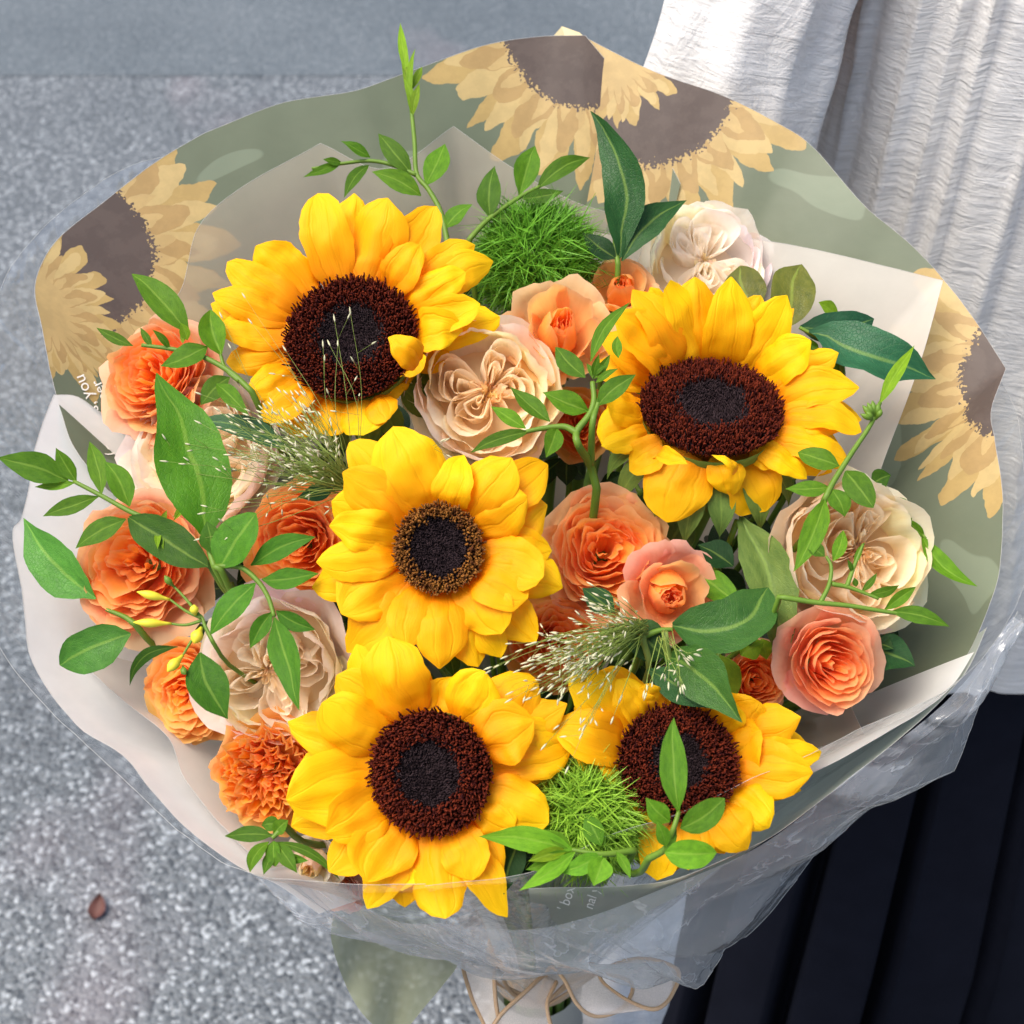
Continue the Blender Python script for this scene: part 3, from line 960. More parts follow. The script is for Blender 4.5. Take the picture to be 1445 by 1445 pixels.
ribbon([(752, 1395, -.15), (700, 1370, -.135), (655, 1340, -.125), (665, 1390, -.12), (690, 1450, -.125), (700, 1540, -.14)],
       [(756, 1400, -.15), (722, 1385, -.14), (700, 1350, -.12), (700, 1400, -.115), (712, 1460, -.12), (724, 1540, -.13)], 'loop')
ribbon([(758, 1398, -.15), (770, 1360, -.13), (740, 1385, -.115), (700, 1425, -.112), (680, 1480, -.12), (660, 1560, -.13)],
       [(760, 1402, -.15), (785, 1370, -.13), (772, 1400, -.12), (780, 1440, -.12), (800, 1490, -.12), (815, 1560, -.13)], 'tail')
ribbon([(762, 1398, -.15), (775, 1350, -.12), (795, 1365, -.11), (815, 1402, -.105), (842, 1418, -.108), (880, 1405, -.11), (890, 1370, -.12), (830, 1360, -.135), (764, 1402, -.15)],
       [(766, 1404, -.15), (830, 1345, -.13), (852, 1372, -.12), (890, 1398, -.11), (925, 1408, -.105), (948, 1388, -.11), (954, 1350, -.12), (880, 1340, -.14), (766, 1406, -.15)], 'loop')
# the stems below the tie are wrapped in white paper
hp, hr_ = [], []
for i in range(12):
    t = i / 11
    hp.append(NECK + DOWNF * (.012 + .13 * t) - AXIS * .01); hr_.append(.026 + .006 * t + .001 * math.sin(i * 2))
v, f = tube(hp, hr_, 22, cap=False)
mesh_obj('stem_wrap', W(v), f, mat_paper('stem_paper', (0.46, 0.44, 0.38), 0.3), printed_front, origin=W(NECK))
# the tie
v, f = tube([W(NECK + AXIS * t) for t in (-0.012, -0.006, 0.0, 0.006, 0.012)], [0.027, 0.029, 0.0285, 0.029, 0.027], 24)
mesh_obj('band', v, f, MAT_CORD, bow)


# ------------------------------------------------------------------ flowers
RND = random.Random(11)
DOWN = F(ORIGIN + np.array((0, 0, -1.0)))   # straight down, in the bouquet's frame


def stem_path(c, n, back):
    """from under a flower head down into the tie and the handle"""
    a = RND.random() * 6.283
    r = 0.019 * math.sqrt(RND.random())
    e1 = nrm(np.cross(AXIS, (1, 0, 0))); e2 = np.cross(AXIS, e1)
    k0 = NECK + r * (math.cos(a) * e1 + math.sin(a) * e2)
    p0 = c - n * back
    p1 = p0 - n * 0.035
    mid = p1 * 0.4 + (k0 + AXIS * 0.10) * 0.6
    end = k0 - AXIS * 0.02 + DOWN * (0.18 + 0.05 * RND.random())
    return spline([p0, p1, mid, k0, k0 - AXIS * 0.03, end], 22)


def add_stem(root, c, n, back, rad, mat=None):
    v, f = tube(stem_path(np.asarray(c), nrm(n), back), rad, 7)
    return mesh_obj('stem', W(v), f, mat or MAT_STEM, root)


PET_V = np.array((0, .08, .2, .36, .52, .68, .8, .89, .95, 1.0))
PET_W = np.array((.52, .70, .90, 1.0, 1.0, .93, .78, .56, .34, .03))
LEAF_V = np.array((0, .06, .15, .28, .42, .56, .70, .82, .92, 1.0))
LEAF_W = np.array((.05, .22, .55, .88, 1.0, .95, .74, .46, .20, .01))
OVAL_V = np.array((0, .06, .15, .28, .42, .56, .70, .82, .92, 1.0))
OVAL_W = np.array((.06, .30, .66, .92, 1.0, .99, .90, .70, .40, .02))


def blade(b, e, w, n, rows=13, cols=9, bend=0.1, cup=0.1, side=0.0, twist=0.0, tip=0.0, ridge=0.0, fold=0.0, prof='petal', wave=0.0, seed=0.0):
    """one petal or leaf from base b to tip e"""
    pv, pw = {'petal': (PET_V, PET_W), 'leaf': (LEAF_V, LEAF_W), 'oval': (OVAL_V, OVAL_W)}[prof]
    b, e = np.asarray(b, float), np.asarray(e, float)
    ax = e - b
    L = np.linalg.norm(ax)
    t0 = ax / L
    n = nrm(np.asarray(n) - t0 * np.dot(n, t0))
    s0 = np.cross(t0, n)
    v = np.linspace(0, 1, rows)
    cen = b + ax * v[:, None] + n * (bend * L * np.sin(np.pi * v ** 0.9))[:, None] + s0 * (side * L * np.sin(np.pi * v))[:, None] \
        + n * (tip * L * np.clip(v - 0.6, 0, 1) ** 2 * 4)[:, None]
    tg = np.gradient(cen, axis=0)
    tg /= np.linalg.norm(tg, axis=1)[:, None]
    out, uv = [], []
    u = np.linspace(-1, 1, cols)
    for i in range(rows):
        sd = nrm(np.cross(tg[i], n))
        nn = np.cross(sd, tg[i])
        if twist:
            a = twist * (v[i] - 0.3)
            sd, nn = sd * math.cos(a) + nn * math.sin(a), nn * math.cos(a) - sd * math.sin(a)
        hw = 0.5 * w * np.interp(v[i], pv, pw)
        env = math.sin(math.pi * min(1, v[i] * 0.9 + 0.1))
        z = cup * w * (u ** 2) * env + fold * w * np.abs(u) * env + ridge * w * np.cos(u * math.pi * 2.5) * env \
            + wave * w * np.abs(u) ** 1.5 * np.sin(v[i] * 9 + seed + u * 1.3) * env
        out.append(cen[i] + sd * (u * hw)[:, None] + nn * z[:, None])
        uv.append(np.stack([(u + 1) / 2, np.full(cols, v[i])], 1))
    return np.concatenate(out), np.concatenate(uv), grid_faces(rows, cols)


SUNFLOWERS = [
    dict(label='sunflower with wide open petals beside the feathery grass, below the tall leafy sprig', c=(497, 481), r=(97, 92), h=0.052, n=(-0.06, 0.34), tn=(-0.05, 0.25), inner=0.52, w=66, tan=False,
         p=[(448, 270, 62), (500, 273, 50, 1), (547, 276, 74), (613, 290, 56, 1), (592, 345, 50, 0, .05), (669, 345, 52, 1), (696, 366, 56, 1), (657, 383, 50), (706, 444, 54, 1), (678, 432, 48), (647, 462, 56, 0, .06),
            (590, 524, 42), (562, 560, 46, 1), (545, 596, 42), (510, 614, 60), (465, 617, 52, 1), (406, 614, 50, 1), (372, 592, 54), (348, 556, 52), (321, 507, 52, 1), (306, 462, 58), (299, 430, 46, 1), (302, 408, 42), (320, 371, 48), (360, 349, 66)],
         inward=[(590, 515, 552, 478, 40)]),
    dict(label='sunflower facing up with drooping lower petals, beside the blouse', c=(1003, 582), r=(104, 66), h=0.050, n=(0.03, 1.00), tn=(0.0, 0.22), inner=0.53, w=60, tan=False,
         p=[(895, 409, 62), (918, 406, 44, 1), (948, 394, 58), (981, 392, 72), (1034, 394, 62), (1075, 417, 40, 1), (1106, 420, 62), (1118, 436, 40, 1), (1149, 482, 56), (1183, 499, 44, 1), (1150, 535, 46, 1), (862, 444, 64), (848, 475, 60, 1),
            (843, 608, 64, 1), (857, 571, 48), (851, 628, 34), (886, 665, 48), (938, 737, 84), (1031, 700, 46, 0, .1), (1080, 724, 80, 1), (1096, 650, 38), (1139, 674, 34), (1172, 666, 44, 1), (1203, 653, 44), (1220, 607, 46), (1193, 600, 52), (1216, 588, 44, 1), (1207, 546, 54)],
         inward=[(930, 645, 968, 648, 22), (1040, 668, 1010, 640, 18)]),
    dict(label='sunflower with a small dark disc and tan floret ring in the middle of the bouquet', c=(620, 775), r=(60, 62), h=0.078, n=(0.0, 0.12), tn=(0.0, 0.10), inner=0.76, w=70, tan=True,
         p=[(551, 604, 82), (493, 622, 60, 1), (465, 706, 62, 1), (483, 666, 62), (465, 741, 58), (452, 795, 58), (439, 827, 60, 1), (480, 866, 78), (493, 919, 66, 1), (572, 916, 66), (619, 945, 64), (677, 942, 62, 1), (709, 932, 46, 1), (706, 893, 72),
            (753, 906, 60, 1), (735, 863, 56, 1), (746, 842, 68), (796, 827, 64, 1), (768, 812, 72), (780, 777, 52, 1), (774, 716, 64, 1), (743, 697, 72), (772, 658, 64, 1), (722, 645, 72), (653, 643, 52, 0, .16)],
         inward=[]),
    dict(label='large sunflower with long petals hanging behind the clear front film', c=(611, 1089), r=(80, 90), h=0.060, n=(-0.22, 0.02), tn=(0.0, 0.12), inner=0.56, w=84, tan=False,
         p=[(542, 900, 82), (502, 910, 60, 1), (474, 952, 62, 1), (455, 990, 74), (405, 1021, 62, 1), (405, 1131, 92), (408, 1165, 60, 1), (464, 1178, 76), (464, 1232, 58, 1), (513, 1242, 80), (551, 1258, 62, 1), (521, 1280, 56, 1), (571, 1283, 58, 1), (628, 1298, 72),
            (667, 1244, 60), (705, 1238, 60, 1), (716, 1289, 44, 1), (725, 1170, 54), (777, 1161, 80), (807, 1057, 60, 1), (797, 1040, 74, 1), (753, 1018, 80), (801, 994, 56, 1), (762, 958, 78, 1), (684, 948, 72), (640, 955, 60, 1)],
         inward=[]),
    dict(label='sunflower with a fresh green leaf standing across its disc', c=(955, 1080), r=(86, 76), h=0.050, n=(0.06, 0.46), tn=(0.02, 0.2), inner=0.50, w=62, tan=False,
         p=[(806, 955, 62), (849, 944, 58, 1), (871, 962, 50), (784, 1021, 66), (813, 1063, 70), (851, 1095, 46), (873, 1130, 40), (902, 1150, 36), (924, 1170, 34, 1), (886, 972, 46), (913, 970, 40), (952, 1000, 44, 1), (1073, 988, 60, 1), (1127, 1016, 62, 1), (1071, 1032, 66),
            (1159, 1060, 52, 1), (1144, 1087, 70), (1087, 1163, 68), (1054, 1199, 64), (1024, 1207, 54, 1), (974, 1224, 62), (927, 1243, 58, 1), (1000, 968, 50, 1), (1040, 990, 48)],
         inward=[]),
]


def sunflower(S, si):
    rng = random.Random(100 + si)
    n = nrm((S['n'][0], S['n'][1], 1.0))
    tn = nrm((S['tn'][0], S['tn'][1], 1.0))
    cx, cy = S['c']; rx, ry = S['r']
    c = P(cx, cy, S['h'])
    sc = scale_at(c)
    Rd = max(rx, ry) * sc
    root = empty('sunflower', W(c - n * 0.02), S['label'], 'sunflower', 'sunflowers in the bouquet')
    ex = nrm(np.cross((0, 1, 0), n)); ey = np.cross(n, ex)

    def disc_pt(phi, q=1.0, z=0.0):
        return c + (ex * math.cos(phi) + ey * math.sin(phi)) * Rd * q + n * z

    def petal(bx, by, tx, ty, w, layer, curl=0.0, inward=False):
        bb = U(bx, by, c + n * (0.014 if inward else -0.002 - 0.005 * layer), n)
        tt = U(tx, ty, c + tn * (0.006 - 0.009 * layer + rng.uniform(-.002, .002)), tn)
        if inward:
            tt = U(tx, ty, c + n * 0.024, n)
        sc_ = scale_at((bb + tt) / 2)
        pn = nrm(0.55 * n + 0.45 * nrm(CAMF - bb) + np.array((rng.uniform(-.16, .16), rng.uniform(-.16, .16), 0)))
        v, uv, f = blade(bb, tt, w * sc_ * 1.16, pn, 17, 13, bend=rng.uniform(.03, .17) + curl, cup=rng.uniform(-.26, .10), side=rng.uniform(-.05, .05),
                         twist=rng.uniform(-.35, .35), tip=rng.uniform(-.16, .05) - curl * 2, ridge=rng.uniform(.012, .034), wave=rng.uniform(0, .06), seed=rng.random() * 9)
        v = jitter(v, 0.0017, 90, rng.random() * 50)
        v = jitter(v, 0.0007, 300, rng.random() * 50)
        mesh_obj('petal', W(v), f, MAT_SUN, root, uv)

    angs = []
    for p in S['p']:
        tx, ty, w = p[:3]
        layer = p[3] if len(p) > 3 else 0
        curl = p[4] if len(p) > 4 else 0.0
        a = math.atan2((cy - ty) / ry, (tx - cx) / rx)
        angs.append(a)
        q = 0.93 - 0.05 * layer
        petal(cx + rx * q * math.cos(a), cy - ry * q * math.sin(a), tx, ty, w, layer, curl)
    for (bx, by, tx, ty, w) in S['inward']:
        petal(bx, by, tx, ty, w, 0, 0.12, True)
    # petals of the back row that fill the gaps
    for kk in range(18):
        a = 2 * math.pi * (kk + rng.random() * .6) / 18
        j = min(range(len(angs)), key=lambda i: abs((angs[i] - a + math.pi) % (2 * math.pi) - math.pi))
        tx, ty = S['p'][j][:2]
        ln = math.hypot(tx - cx, ty - cy)
        base = math.hypot(rx * math.cos(a), ry * math.sin(a))
        ln = base + (ln - base) * rng.uniform(.70, .90)
        d = np.array((rx * math.cos(a), ry * math.sin(a))); d /= np.linalg.norm(d)
        petal(cx + rx * .85 * math.cos(a), cy - ry * .85 * math.sin(a), cx + d[0] * ln, cy - d[1] * ln, S['w'] * .8, 2)
    # disc: a low dome, then the florets that stand on it
    inner = S['inner']

    def dome(q):
        return 0.0015 + 0.006 * (1 - q * q) if q > inner else 0.0015 + 0.006 * (1 - inner ** 2) - 0.0018 * (1 - (q / inner) ** 2)
    nr, nc = 14, 36
    vs = [disc_pt(2 * math.pi * k_ / (nc - 1), .93 * r / (nr - 1), dome(.93 * r / (nr - 1)) - .0008) for r in range(nr) for k_ in range(nc)]
    mesh_obj('disc', W(vs), grid_faces(nr, nc), MAT_FLI, root)
    outer, inn = [], []
    N = 3400
    for i in range(N):
        q = .94 * math.sqrt((i + .5) / N)
        phi = i * 2.399963
        z = dome(q)
        rad = ex * math.cos(phi) + ey * math.sin(phi)
        b = disc_pt(phi, q * rng.uniform(.985, 1.015), z - 0.001)
        if q < inner * rng.uniform(.78, 1.16):
            ln = rng.uniform(.0010, .0026)
            d = nrm(n + rad * rng.uniform(-.5, -.1) + np.array([rng.uniform(-.3, .3) for _ in range(3)]))
            v, f = tube([b, b + d * ln], [0.00042, 0.00018], 4)
            inn.append((v, f))
        else:
            ln = rng.uniform(.0016, .0044) * (0.60 + 0.55 * q)
            d = nrm(n + rad * (0.12 + 0.9 * max(0, q - .75) * 1.5) + np.array([rng.uniform(-.28, .28) for _ in range(3)]))
            tip = b + d * ln
            d2 = nrm(d + np.array([rng.uniform(-.9, .9) for _ in range(3)]))
            v, f = tube([b, b + d * ln * .6, tip, tip + d2 * ln * .22], [0.00046, 0.00034, 0.00042, 0.00014], 4)
            outer.append((v, f))
    v, f = join(outer); o = mesh_obj('outer_florets', W(v), f, MAT_FLO_TAN if S['tan'] else MAT_FLO, root); o['kind'] = 'stuff'
    v, f = join(inn); o = mesh_obj('inner_florets', W(v), f, MAT_FLI, root); o['kind'] = 'stuff'
    # back of the head and green bracts
    vs = [disc_pt(2 * math.pi * k_ / 27, q, z) for q, z in ((0.93, -0.002), (0.9, -0.008), (0.7, -0.013), (0.25, -0.02), (0.08, -0.024)) for k_ in range(28)]
    mesh_obj('receptacle', W(vs), grid_faces(5, 28), MAT_STEM, root)
    for i in range(16):
        a = 2 * math.pi * (i + rng.random() * .5) / 16
        b = disc_pt(a, .8, -0.012)
        e = disc_pt(a, rng.uniform(1.25, 1.5), -0.026 - rng.uniform(0, .012))
        v, uv, f = blade(b, e, 0.012, n, 8, 5, bend=.1, cup=.1, prof='leaf', tip=-.2)
        mesh_obj('bract', W(v), f, MAT_LEAF, root, uv, color=(0.14, 0.24, 0.05))
    add_stem(root, c, nrm(n * .4 + AXIS * .6), 0.018, 0.0048)


for i, S in enumerate(SUNFLOWERS): sunflower(S, i)


# ---- roses
def lerp(a, b, t): return tuple(x + (y - x) * t for x, y in zip(a, b))


ORANGE = ((0.98, 0.60, 0.34), (0.98, 0.46, 0.10), (0.98, 0.33, 0.022))
DEEP = ((0.98, 0.52, 0.12), (0.98, 0.40, 0.020), (0.98, 0.27, 0.006))
PEACH = ((0.98, 0.62, 0.30), (0.98, 0.50, 0.11), (0.98, 0.36, 0.028))
CREAM = ((0.98, 0.90, 0.74), (0.99, 0.86, 0.60), (0.99, 0.72, 0.34))
CREAM2 = ((0.98, 0.93, 0.82), (0.99, 0.91, 0.72), (0.99, 0.80, 0.46))
WHITE = ((0.97, 0.95, 0.90), (0.98, 0.95, 0.86), (0.98, 0.84, 0.58))
CORAL = ((0.98, 0.56, 0.36), (0.98, 0.46, 0.15), (0.98, 0.33, 0.05))
NRG, NCG = 10, 13
GU = np.linspace(-1, 1, NCG)


def rose(label, cx, cy, R, h, tilt, style, pal, seed, petals_scale=1.0, group='roses in the bouquet'):
    rng = random.Random(seed)
    n = nrm((tilt[0], tilt[1], 1.0))
    c = P(cx, cy, h)
    Rm = R * scale_at(c)
    spin = rng.random() * 6.28
    e1 = nrm(np.cross((0.2, 1, 0.1), n)); e2 = np.cross(n, e1)
    ex = e1 * math.cos(spin) + e2 * math.sin(spin); ey = np.cross(n, ex)
    root = empty('rose', W(c - n * Rm * .6), label, 'rose', group)

    def organic(V):
        V = jitter(V, Rm * .15, 1.5 / Rm, seed * .37)
        V = jitter(V, Rm * .045, 3.2 / Rm, rng.random() * 60)
        return jitter(V, Rm * .018, 8.0 / Rm, rng.random() * 60)

    def cup(a0, wid, r, zt, zb, r0, roll, ruf, q, close=0.0, lobe=(0, 0), kr=3.0, pw=.8):
        ph, ph2 = rng.random() * 6.28, rng.random() * 6.28
        out, uv = [], []
        notch = rng.uniform(0, .05)
        for i in range(NRG):
            v = i / (NRG - 1)
            vv = v * (1 - 0.30 * GU ** 6 - 0.05 * GU ** 2 - notch * np.exp(-(GU / .22) ** 2))
            th = a0 + GU * wid / 2 * (.55 + .45 * math.sin(v * math.pi / 2))
            s = np.sin(vv * math.pi / 2)
            rr = r * (r0 + (1 - r0) * s ** pw) * (1 - close * vv ** 3)
            rr = rr + Rm * roll * np.clip(vv - .62, 0, 1) ** 2 * 1.6
            rr = rr + Rm * ruf * vv ** 2 * (np.sin(kr * GU * 2 + ph) + .5 * np.sin(kr * GU * 4.3 + ph2))
            zz = zb + (zt - zb) * vv ** 1.15 - Rm * roll * np.clip(vv - .70, 0, 1) ** 2 * 2.4
            zz = zz + Rm * ruf * .5 * vv ** 2 * np.sin(kr * GU * 3 + ph2)
            x = lobe[0] + rr * np.cos(th); y = lobe[1] + rr * np.sin(th)
            out.append(c + np.outer(x, ex) + np.outer(y, ey) + np.outer(zz, n))
            uv.append(np.stack([(GU + 1) / 2, np.full(NCG, v)], 1))
        t = min(1, max(0, 1 - q))
        colr = lerp(pal[0], pal[1], min(1, t * 2.4)) if t < .42 else lerp(pal[1], pal[2], (t - .42) / .58)
        j = rng.uniform(.93, 1.05)
        colr = (min(1, colr[0] * j), colr[1] * j * rng.uniform(.90, 1.10), colr[2] * j * rng.uniform(.85, 1.15))
        mesh_obj('petal', W(organic(np.concatenate(out))), grid_faces(NRG, NCG), MAT_ROSE, root, np.concatenate(uv), color=colr)

    rnd = rng.uniform
    G = 2.399963
    if style in ('ruffled', 'frilly'):
        fr = style == 'frilly'
        for i in range(7):
            cup(i * 6.283 / 7 + rnd(-.2, .2), 1.5, Rm * rnd(.92, 1.02), Rm * rnd(-.05, .12), -Rm * .65, .2, rnd(.5, 1.0), .025 if not fr else .06, 1.0)
        for i in range(8):
            cup(i * 6.283 / 8 + rnd(-.2, .2), 1.25, Rm * rnd(.80, .90), Rm * rnd(.14, .26), -Rm * .5, .25, rnd(.2, .6), .03 if not fr else .07, .82)
        N = 46 if fr else 44
        for i in range(N):
            q = .80 * (1 - (i / N)) ** .75 + .05
            cup(i * G + rnd(-.25, .25), (1.0 + .9 * (1 - q)) * (0.8 if fr else 1), Rm * q * rnd(.95, 1.05), Rm * (.50 - .34 * q * q + rnd(-.05, .04)), -Rm * .30, .38, rnd(.05, .40), .028 if not fr else .075, q, kr=2.2 if not fr else 4.0)
    elif style == 'cup':
        for i in range(6):
            cup(i * 6.283 / 6 + rnd(-.2, .2), 1.6, Rm * rnd(.92, 1.0), Rm * rnd(.12, .28), -Rm * .75, .15, rnd(.3, .8), .015, 1.0)
        for i in range(7):
            cup(i * 6.283 / 7 + rnd(-.2, .2), 1.45, Rm * rnd(.86, .93), Rm * rnd(.38, .50), -Rm * .6, .2, rnd(-.05, .15), .012, .95, pw=.6)
        for i in range(8):
            cup(i * 6.283 / 8 + rnd(-.2, .2), 1.2, Rm * rnd(.72, .82), Rm * rnd(.40, .50), -Rm * .45, .3, rnd(-.1, .1), .022, .85, pw=.6)
        # heart: quarters of nested folded petals round a small floor
        fv = []
        for r in range(6):
            for k_ in range(20):
                a = 2 * math.pi * k_ / 19
                fv.append(c + (ex * math.cos(a) + ey * math.sin(a)) * Rm * .78 * r / 5 + n * Rm * (.02 - .10 * (r / 5) ** 2))
        mesh_obj('heart', W(fv), grid_faces(6, 20), MAT_ROSE, root, [(.5, .6)] * 120, color=lerp(pal[1], pal[2], .5))
        S_ = np.linspace(-1, 1, 19)
        nl = 5 if rng.random() < .5 else 4
        for l in range(nl):
            a = l * 6.283 / nl + rnd(-.35, .35)
            wl_, rl_ = rnd(.75, 1.25), rnd(.88, 1.05)
            for j in range(6):
                rk = .76 * rl_ * (1 - j / 7.2) * rnd(.88, 1.06)
                wk = (3.0 / nl) * wl_ * (1 - j / 6.4) * rnd(.85, 1.15)
                ph, ph2, k1 = rnd(0, 6.28), rnd(0, 6.28), rnd(1.4, 2.4)
                aj = a + rnd(-.22, .22)
                zt = Rm * (.50 - .16 * rnd(0, 1) - .10 * rk)
                out, uv = [], []
                for i in range(NRG):
                    v = i / (NRG - 1)
                    rad = (.10 + (rk - .10) * (1 - np.abs(S_) ** 2.4)) * (.80 + .20 * v)
                    wob = .075 * v * (np.sin(S_ * 2.2 * k1 + ph) + .5 * np.sin(S_ * 5.1 + ph2))
                    th = aj + wk * np.sin(S_ * math.pi / 2) * (1 - .30 * np.abs(S_) ** 3) + wob * (1 - np.abs(S_) ** 4)
                    zz = Rm * -.06 + (zt - Rm * -.06) * v * (1 - .25 * S_ ** 4) + Rm * .03 * v * np.sin(S_ * 4 + ph2)
                    rr = Rm * (rad + .02 * v * v * np.sin(S_ * 6 + ph))
                    out.append(c + np.outer(rr * np.cos(th), ex) + np.outer(rr * np.sin(th), ey) + np.outer(zz, n))
                    uv.append(np.stack([(S_ + 1) / 2, np.full(19, .25 + .75 * v)], 1))
                t = .20 + .5 * (j / 6)
                colr = lerp(pal[0], pal[1], t * 1.4) if t < .7 else lerp(pal[1], pal[2], (t - .7) * 2)
                mesh_obj('petal', W(organic(np.concatenate(out))), grid_faces(NRG, 19), MAT_ROSE, root, np.concatenate(uv), color=colr)
        for j in range(10):
            cup(j * G, 1.5, Rm * (.04 + .012 * j), Rm * rnd(.24, .36), -Rm * .05, .4, .1, .04, .05)
    elif style == 'bud':
        for i in range(6):
            cup(i * 6.283 / 6 + rnd(-.2, .2), 1.5, Rm * rnd(.86, .98), Rm * rnd(.05, .22), -Rm * .7, .15, rnd(.6, 1.0), .03, 1.0)
        for i in range(5):
            cup(i * 6.283 / 5 + rnd(-.2, .2), 1.6, Rm * rnd(.62, .72), Rm * rnd(.42, .58), -Rm * .5, .25, rnd(0, .3), .02, .75)
        for i in range(7):
            q = .50 - .045 * i
            cup(i * G, 2.3, Rm * q, Rm * (.62 - .02 * i), -Rm * .4, .4, 0, .012, q * .8, close=.55, pw=.5)
        for i in range(9):
            q = .22 - .02 * i
            cup(i * G + 1, 2.0, Rm * max(.04, q), Rm * (.52 + rnd(-.04, .04)), -Rm * .3, .5, .05, .015, .1, pw=.5)
    else:                                   # spiral
        for i in range(6):
            cup(i * 6.283 / 6 + rnd(-.2, .2), 1.6, Rm * rnd(.90, 1.0), Rm * rnd(.0, .2), -Rm * .7, .2, rnd(.7, 1.1), .02, 1.0)
        N = 26
        for i in range(N):
            q = .84 * (1 - i / N) ** .85 + .05
            cup(i * G + rnd(-.15, .15), 1.5 + .9 * (1 - q), Rm * q, Rm * (.55 - .22 * q * q + rnd(-.02, .02)), -Rm * .4, .4, .25 * q, .010, q, pw=.6)
    # hip, sepals and stem
    v, f = tube([c - n * Rm * .95, c - n * Rm * .8, c - n * Rm * .6], [Rm * .12, Rm * .2, Rm * .22], 10)
    mesh_obj('hip', W(v), f, MAT_STEM, root)
    for i in range(5):
        a = i * 1.2566 + .3
        d = ex * math.cos(a) + ey * math.sin(a)
        v, uv, f = blade(c - n * Rm * .68 + d * Rm * .15, c - n * Rm * .62 + d * Rm * .85, Rm * .28, n, 7, 5, prof='leaf', bend=-.1, cup=.1)
        mesh_obj('sepal', W(v), f, MAT_LEAF, root, uv, color=(0.12, 0.22, 0.05))
    add_stem(root, c, nrm(n * .5 + AXIS * .5), Rm * .9, 0.0030)
    return root


rose('orange ruffled rose below the printed lettering', 222, 532, 84, .024, (-.25, .25), 'ruffled', ORANGE, 1)
rose('cream rose half hidden behind the broad pointed green leaf', 288, 645, 108, .010, (-.2, .2), 'cup', CREAM2, 2)
rose('orange ruffled rose with yellow flower buds hanging over it', 203, 796, 100, .028, (-.2, .1), 'ruffled', ORANGE, 3)
rose('deep orange ruffled rose tucked against the petals of the middle sunflower', 428, 765, 82, .022, (-.1, .1), 'ruffled', (ORANGE[1], ORANGE[1], ORANGE[2]), 4)
rose('cream rose with green leaflets over it, above the frilly orange rose', 392, 938, 108, .040, (-.08, -.12), 'cup', CREAM2, 5)
rose('loose apricot rose with hanging outer petals beside the white tissue', 268, 978, 70, .014, (-.35, -.1), 'ruffled', (DEEP[0], DEEP[0], DEEP[1]), 6)
rose('bright orange frilly rose, the most vivid of the roses', 377, 1092, 76, .030, (-.2, -.05), 'frilly', DEEP, 7)
rose('small pale peach rose at the front rim', 440, 1222, 46, .012, (-.1, -.1), 'bud', CREAM2, 8)
rose('large cream rose between the upper sunflowers with folded quartered petals', 685, 558, 112, .030, (.02, .15), 'cup', CREAM, 9)
rose('peach rose with a glowing orange heart above the quartered cream rose', 790, 466, 74, .040, (.05, .2), 'bud', PEACH, 10)
rose('peach rose half hidden behind the upturned sunflower', 873, 412, 54, .010, (0, .4), 'bud', PEACH, 111)
rose('white rose against the cream tissue corner', 993, 376, 94, -.006, (.1, .35), 'cup', WHITE, 12)
rose('apricot ruffled rose beside the middle sunflower, over the wispy grass', 852, 778, 88, .030, (.1, .1), 'ruffled', PEACH, 13)
rose('apricot rose with a round closed heart beside the curled dark leaf', 945, 838, 70, .036, (.05, .0), 'bud', (CORAL[0], PEACH[1], CORAL[1]), 114)
rose('large cream rose beside the sage paper at the blouse side', 1198, 784, 112, .030, (.22, .1), 'cup', CREAM, 15)
rose('coral pink rose with a tight spiral heart below the large cream rose', 1170, 934, 73, .034, (.15, -.05), 'spiral', CORAL, 16)
rose('small orange rose wedged beside the spiral coral rose', 1066, 958, 50, .014, (.0, -.05), 'spiral', (CORAL[0], ORANGE[1], ORANGE[2]), 17)
rose('deep orange rose hidden under the wispy grass heads', 785, 905, 66, .012, (.0, -.05), 'ruffled', (PEACH[1], ORANGE[1], ORANGE[2]), 18)
rose('shaded orange rose behind the forked leafy sprig', 818, 600, 48, -.004, (.0, .1), 'spiral', (PEACH[1], ORANGE[1], ORANGE[2]), 19)
rose('pink rose low behind the clear front film', 482, 1252, 36, -.002, (-.1, -.3), 'spiral', ((0.88, .55, .45), (0.88, .5, .36), CORAL[1]), 20)


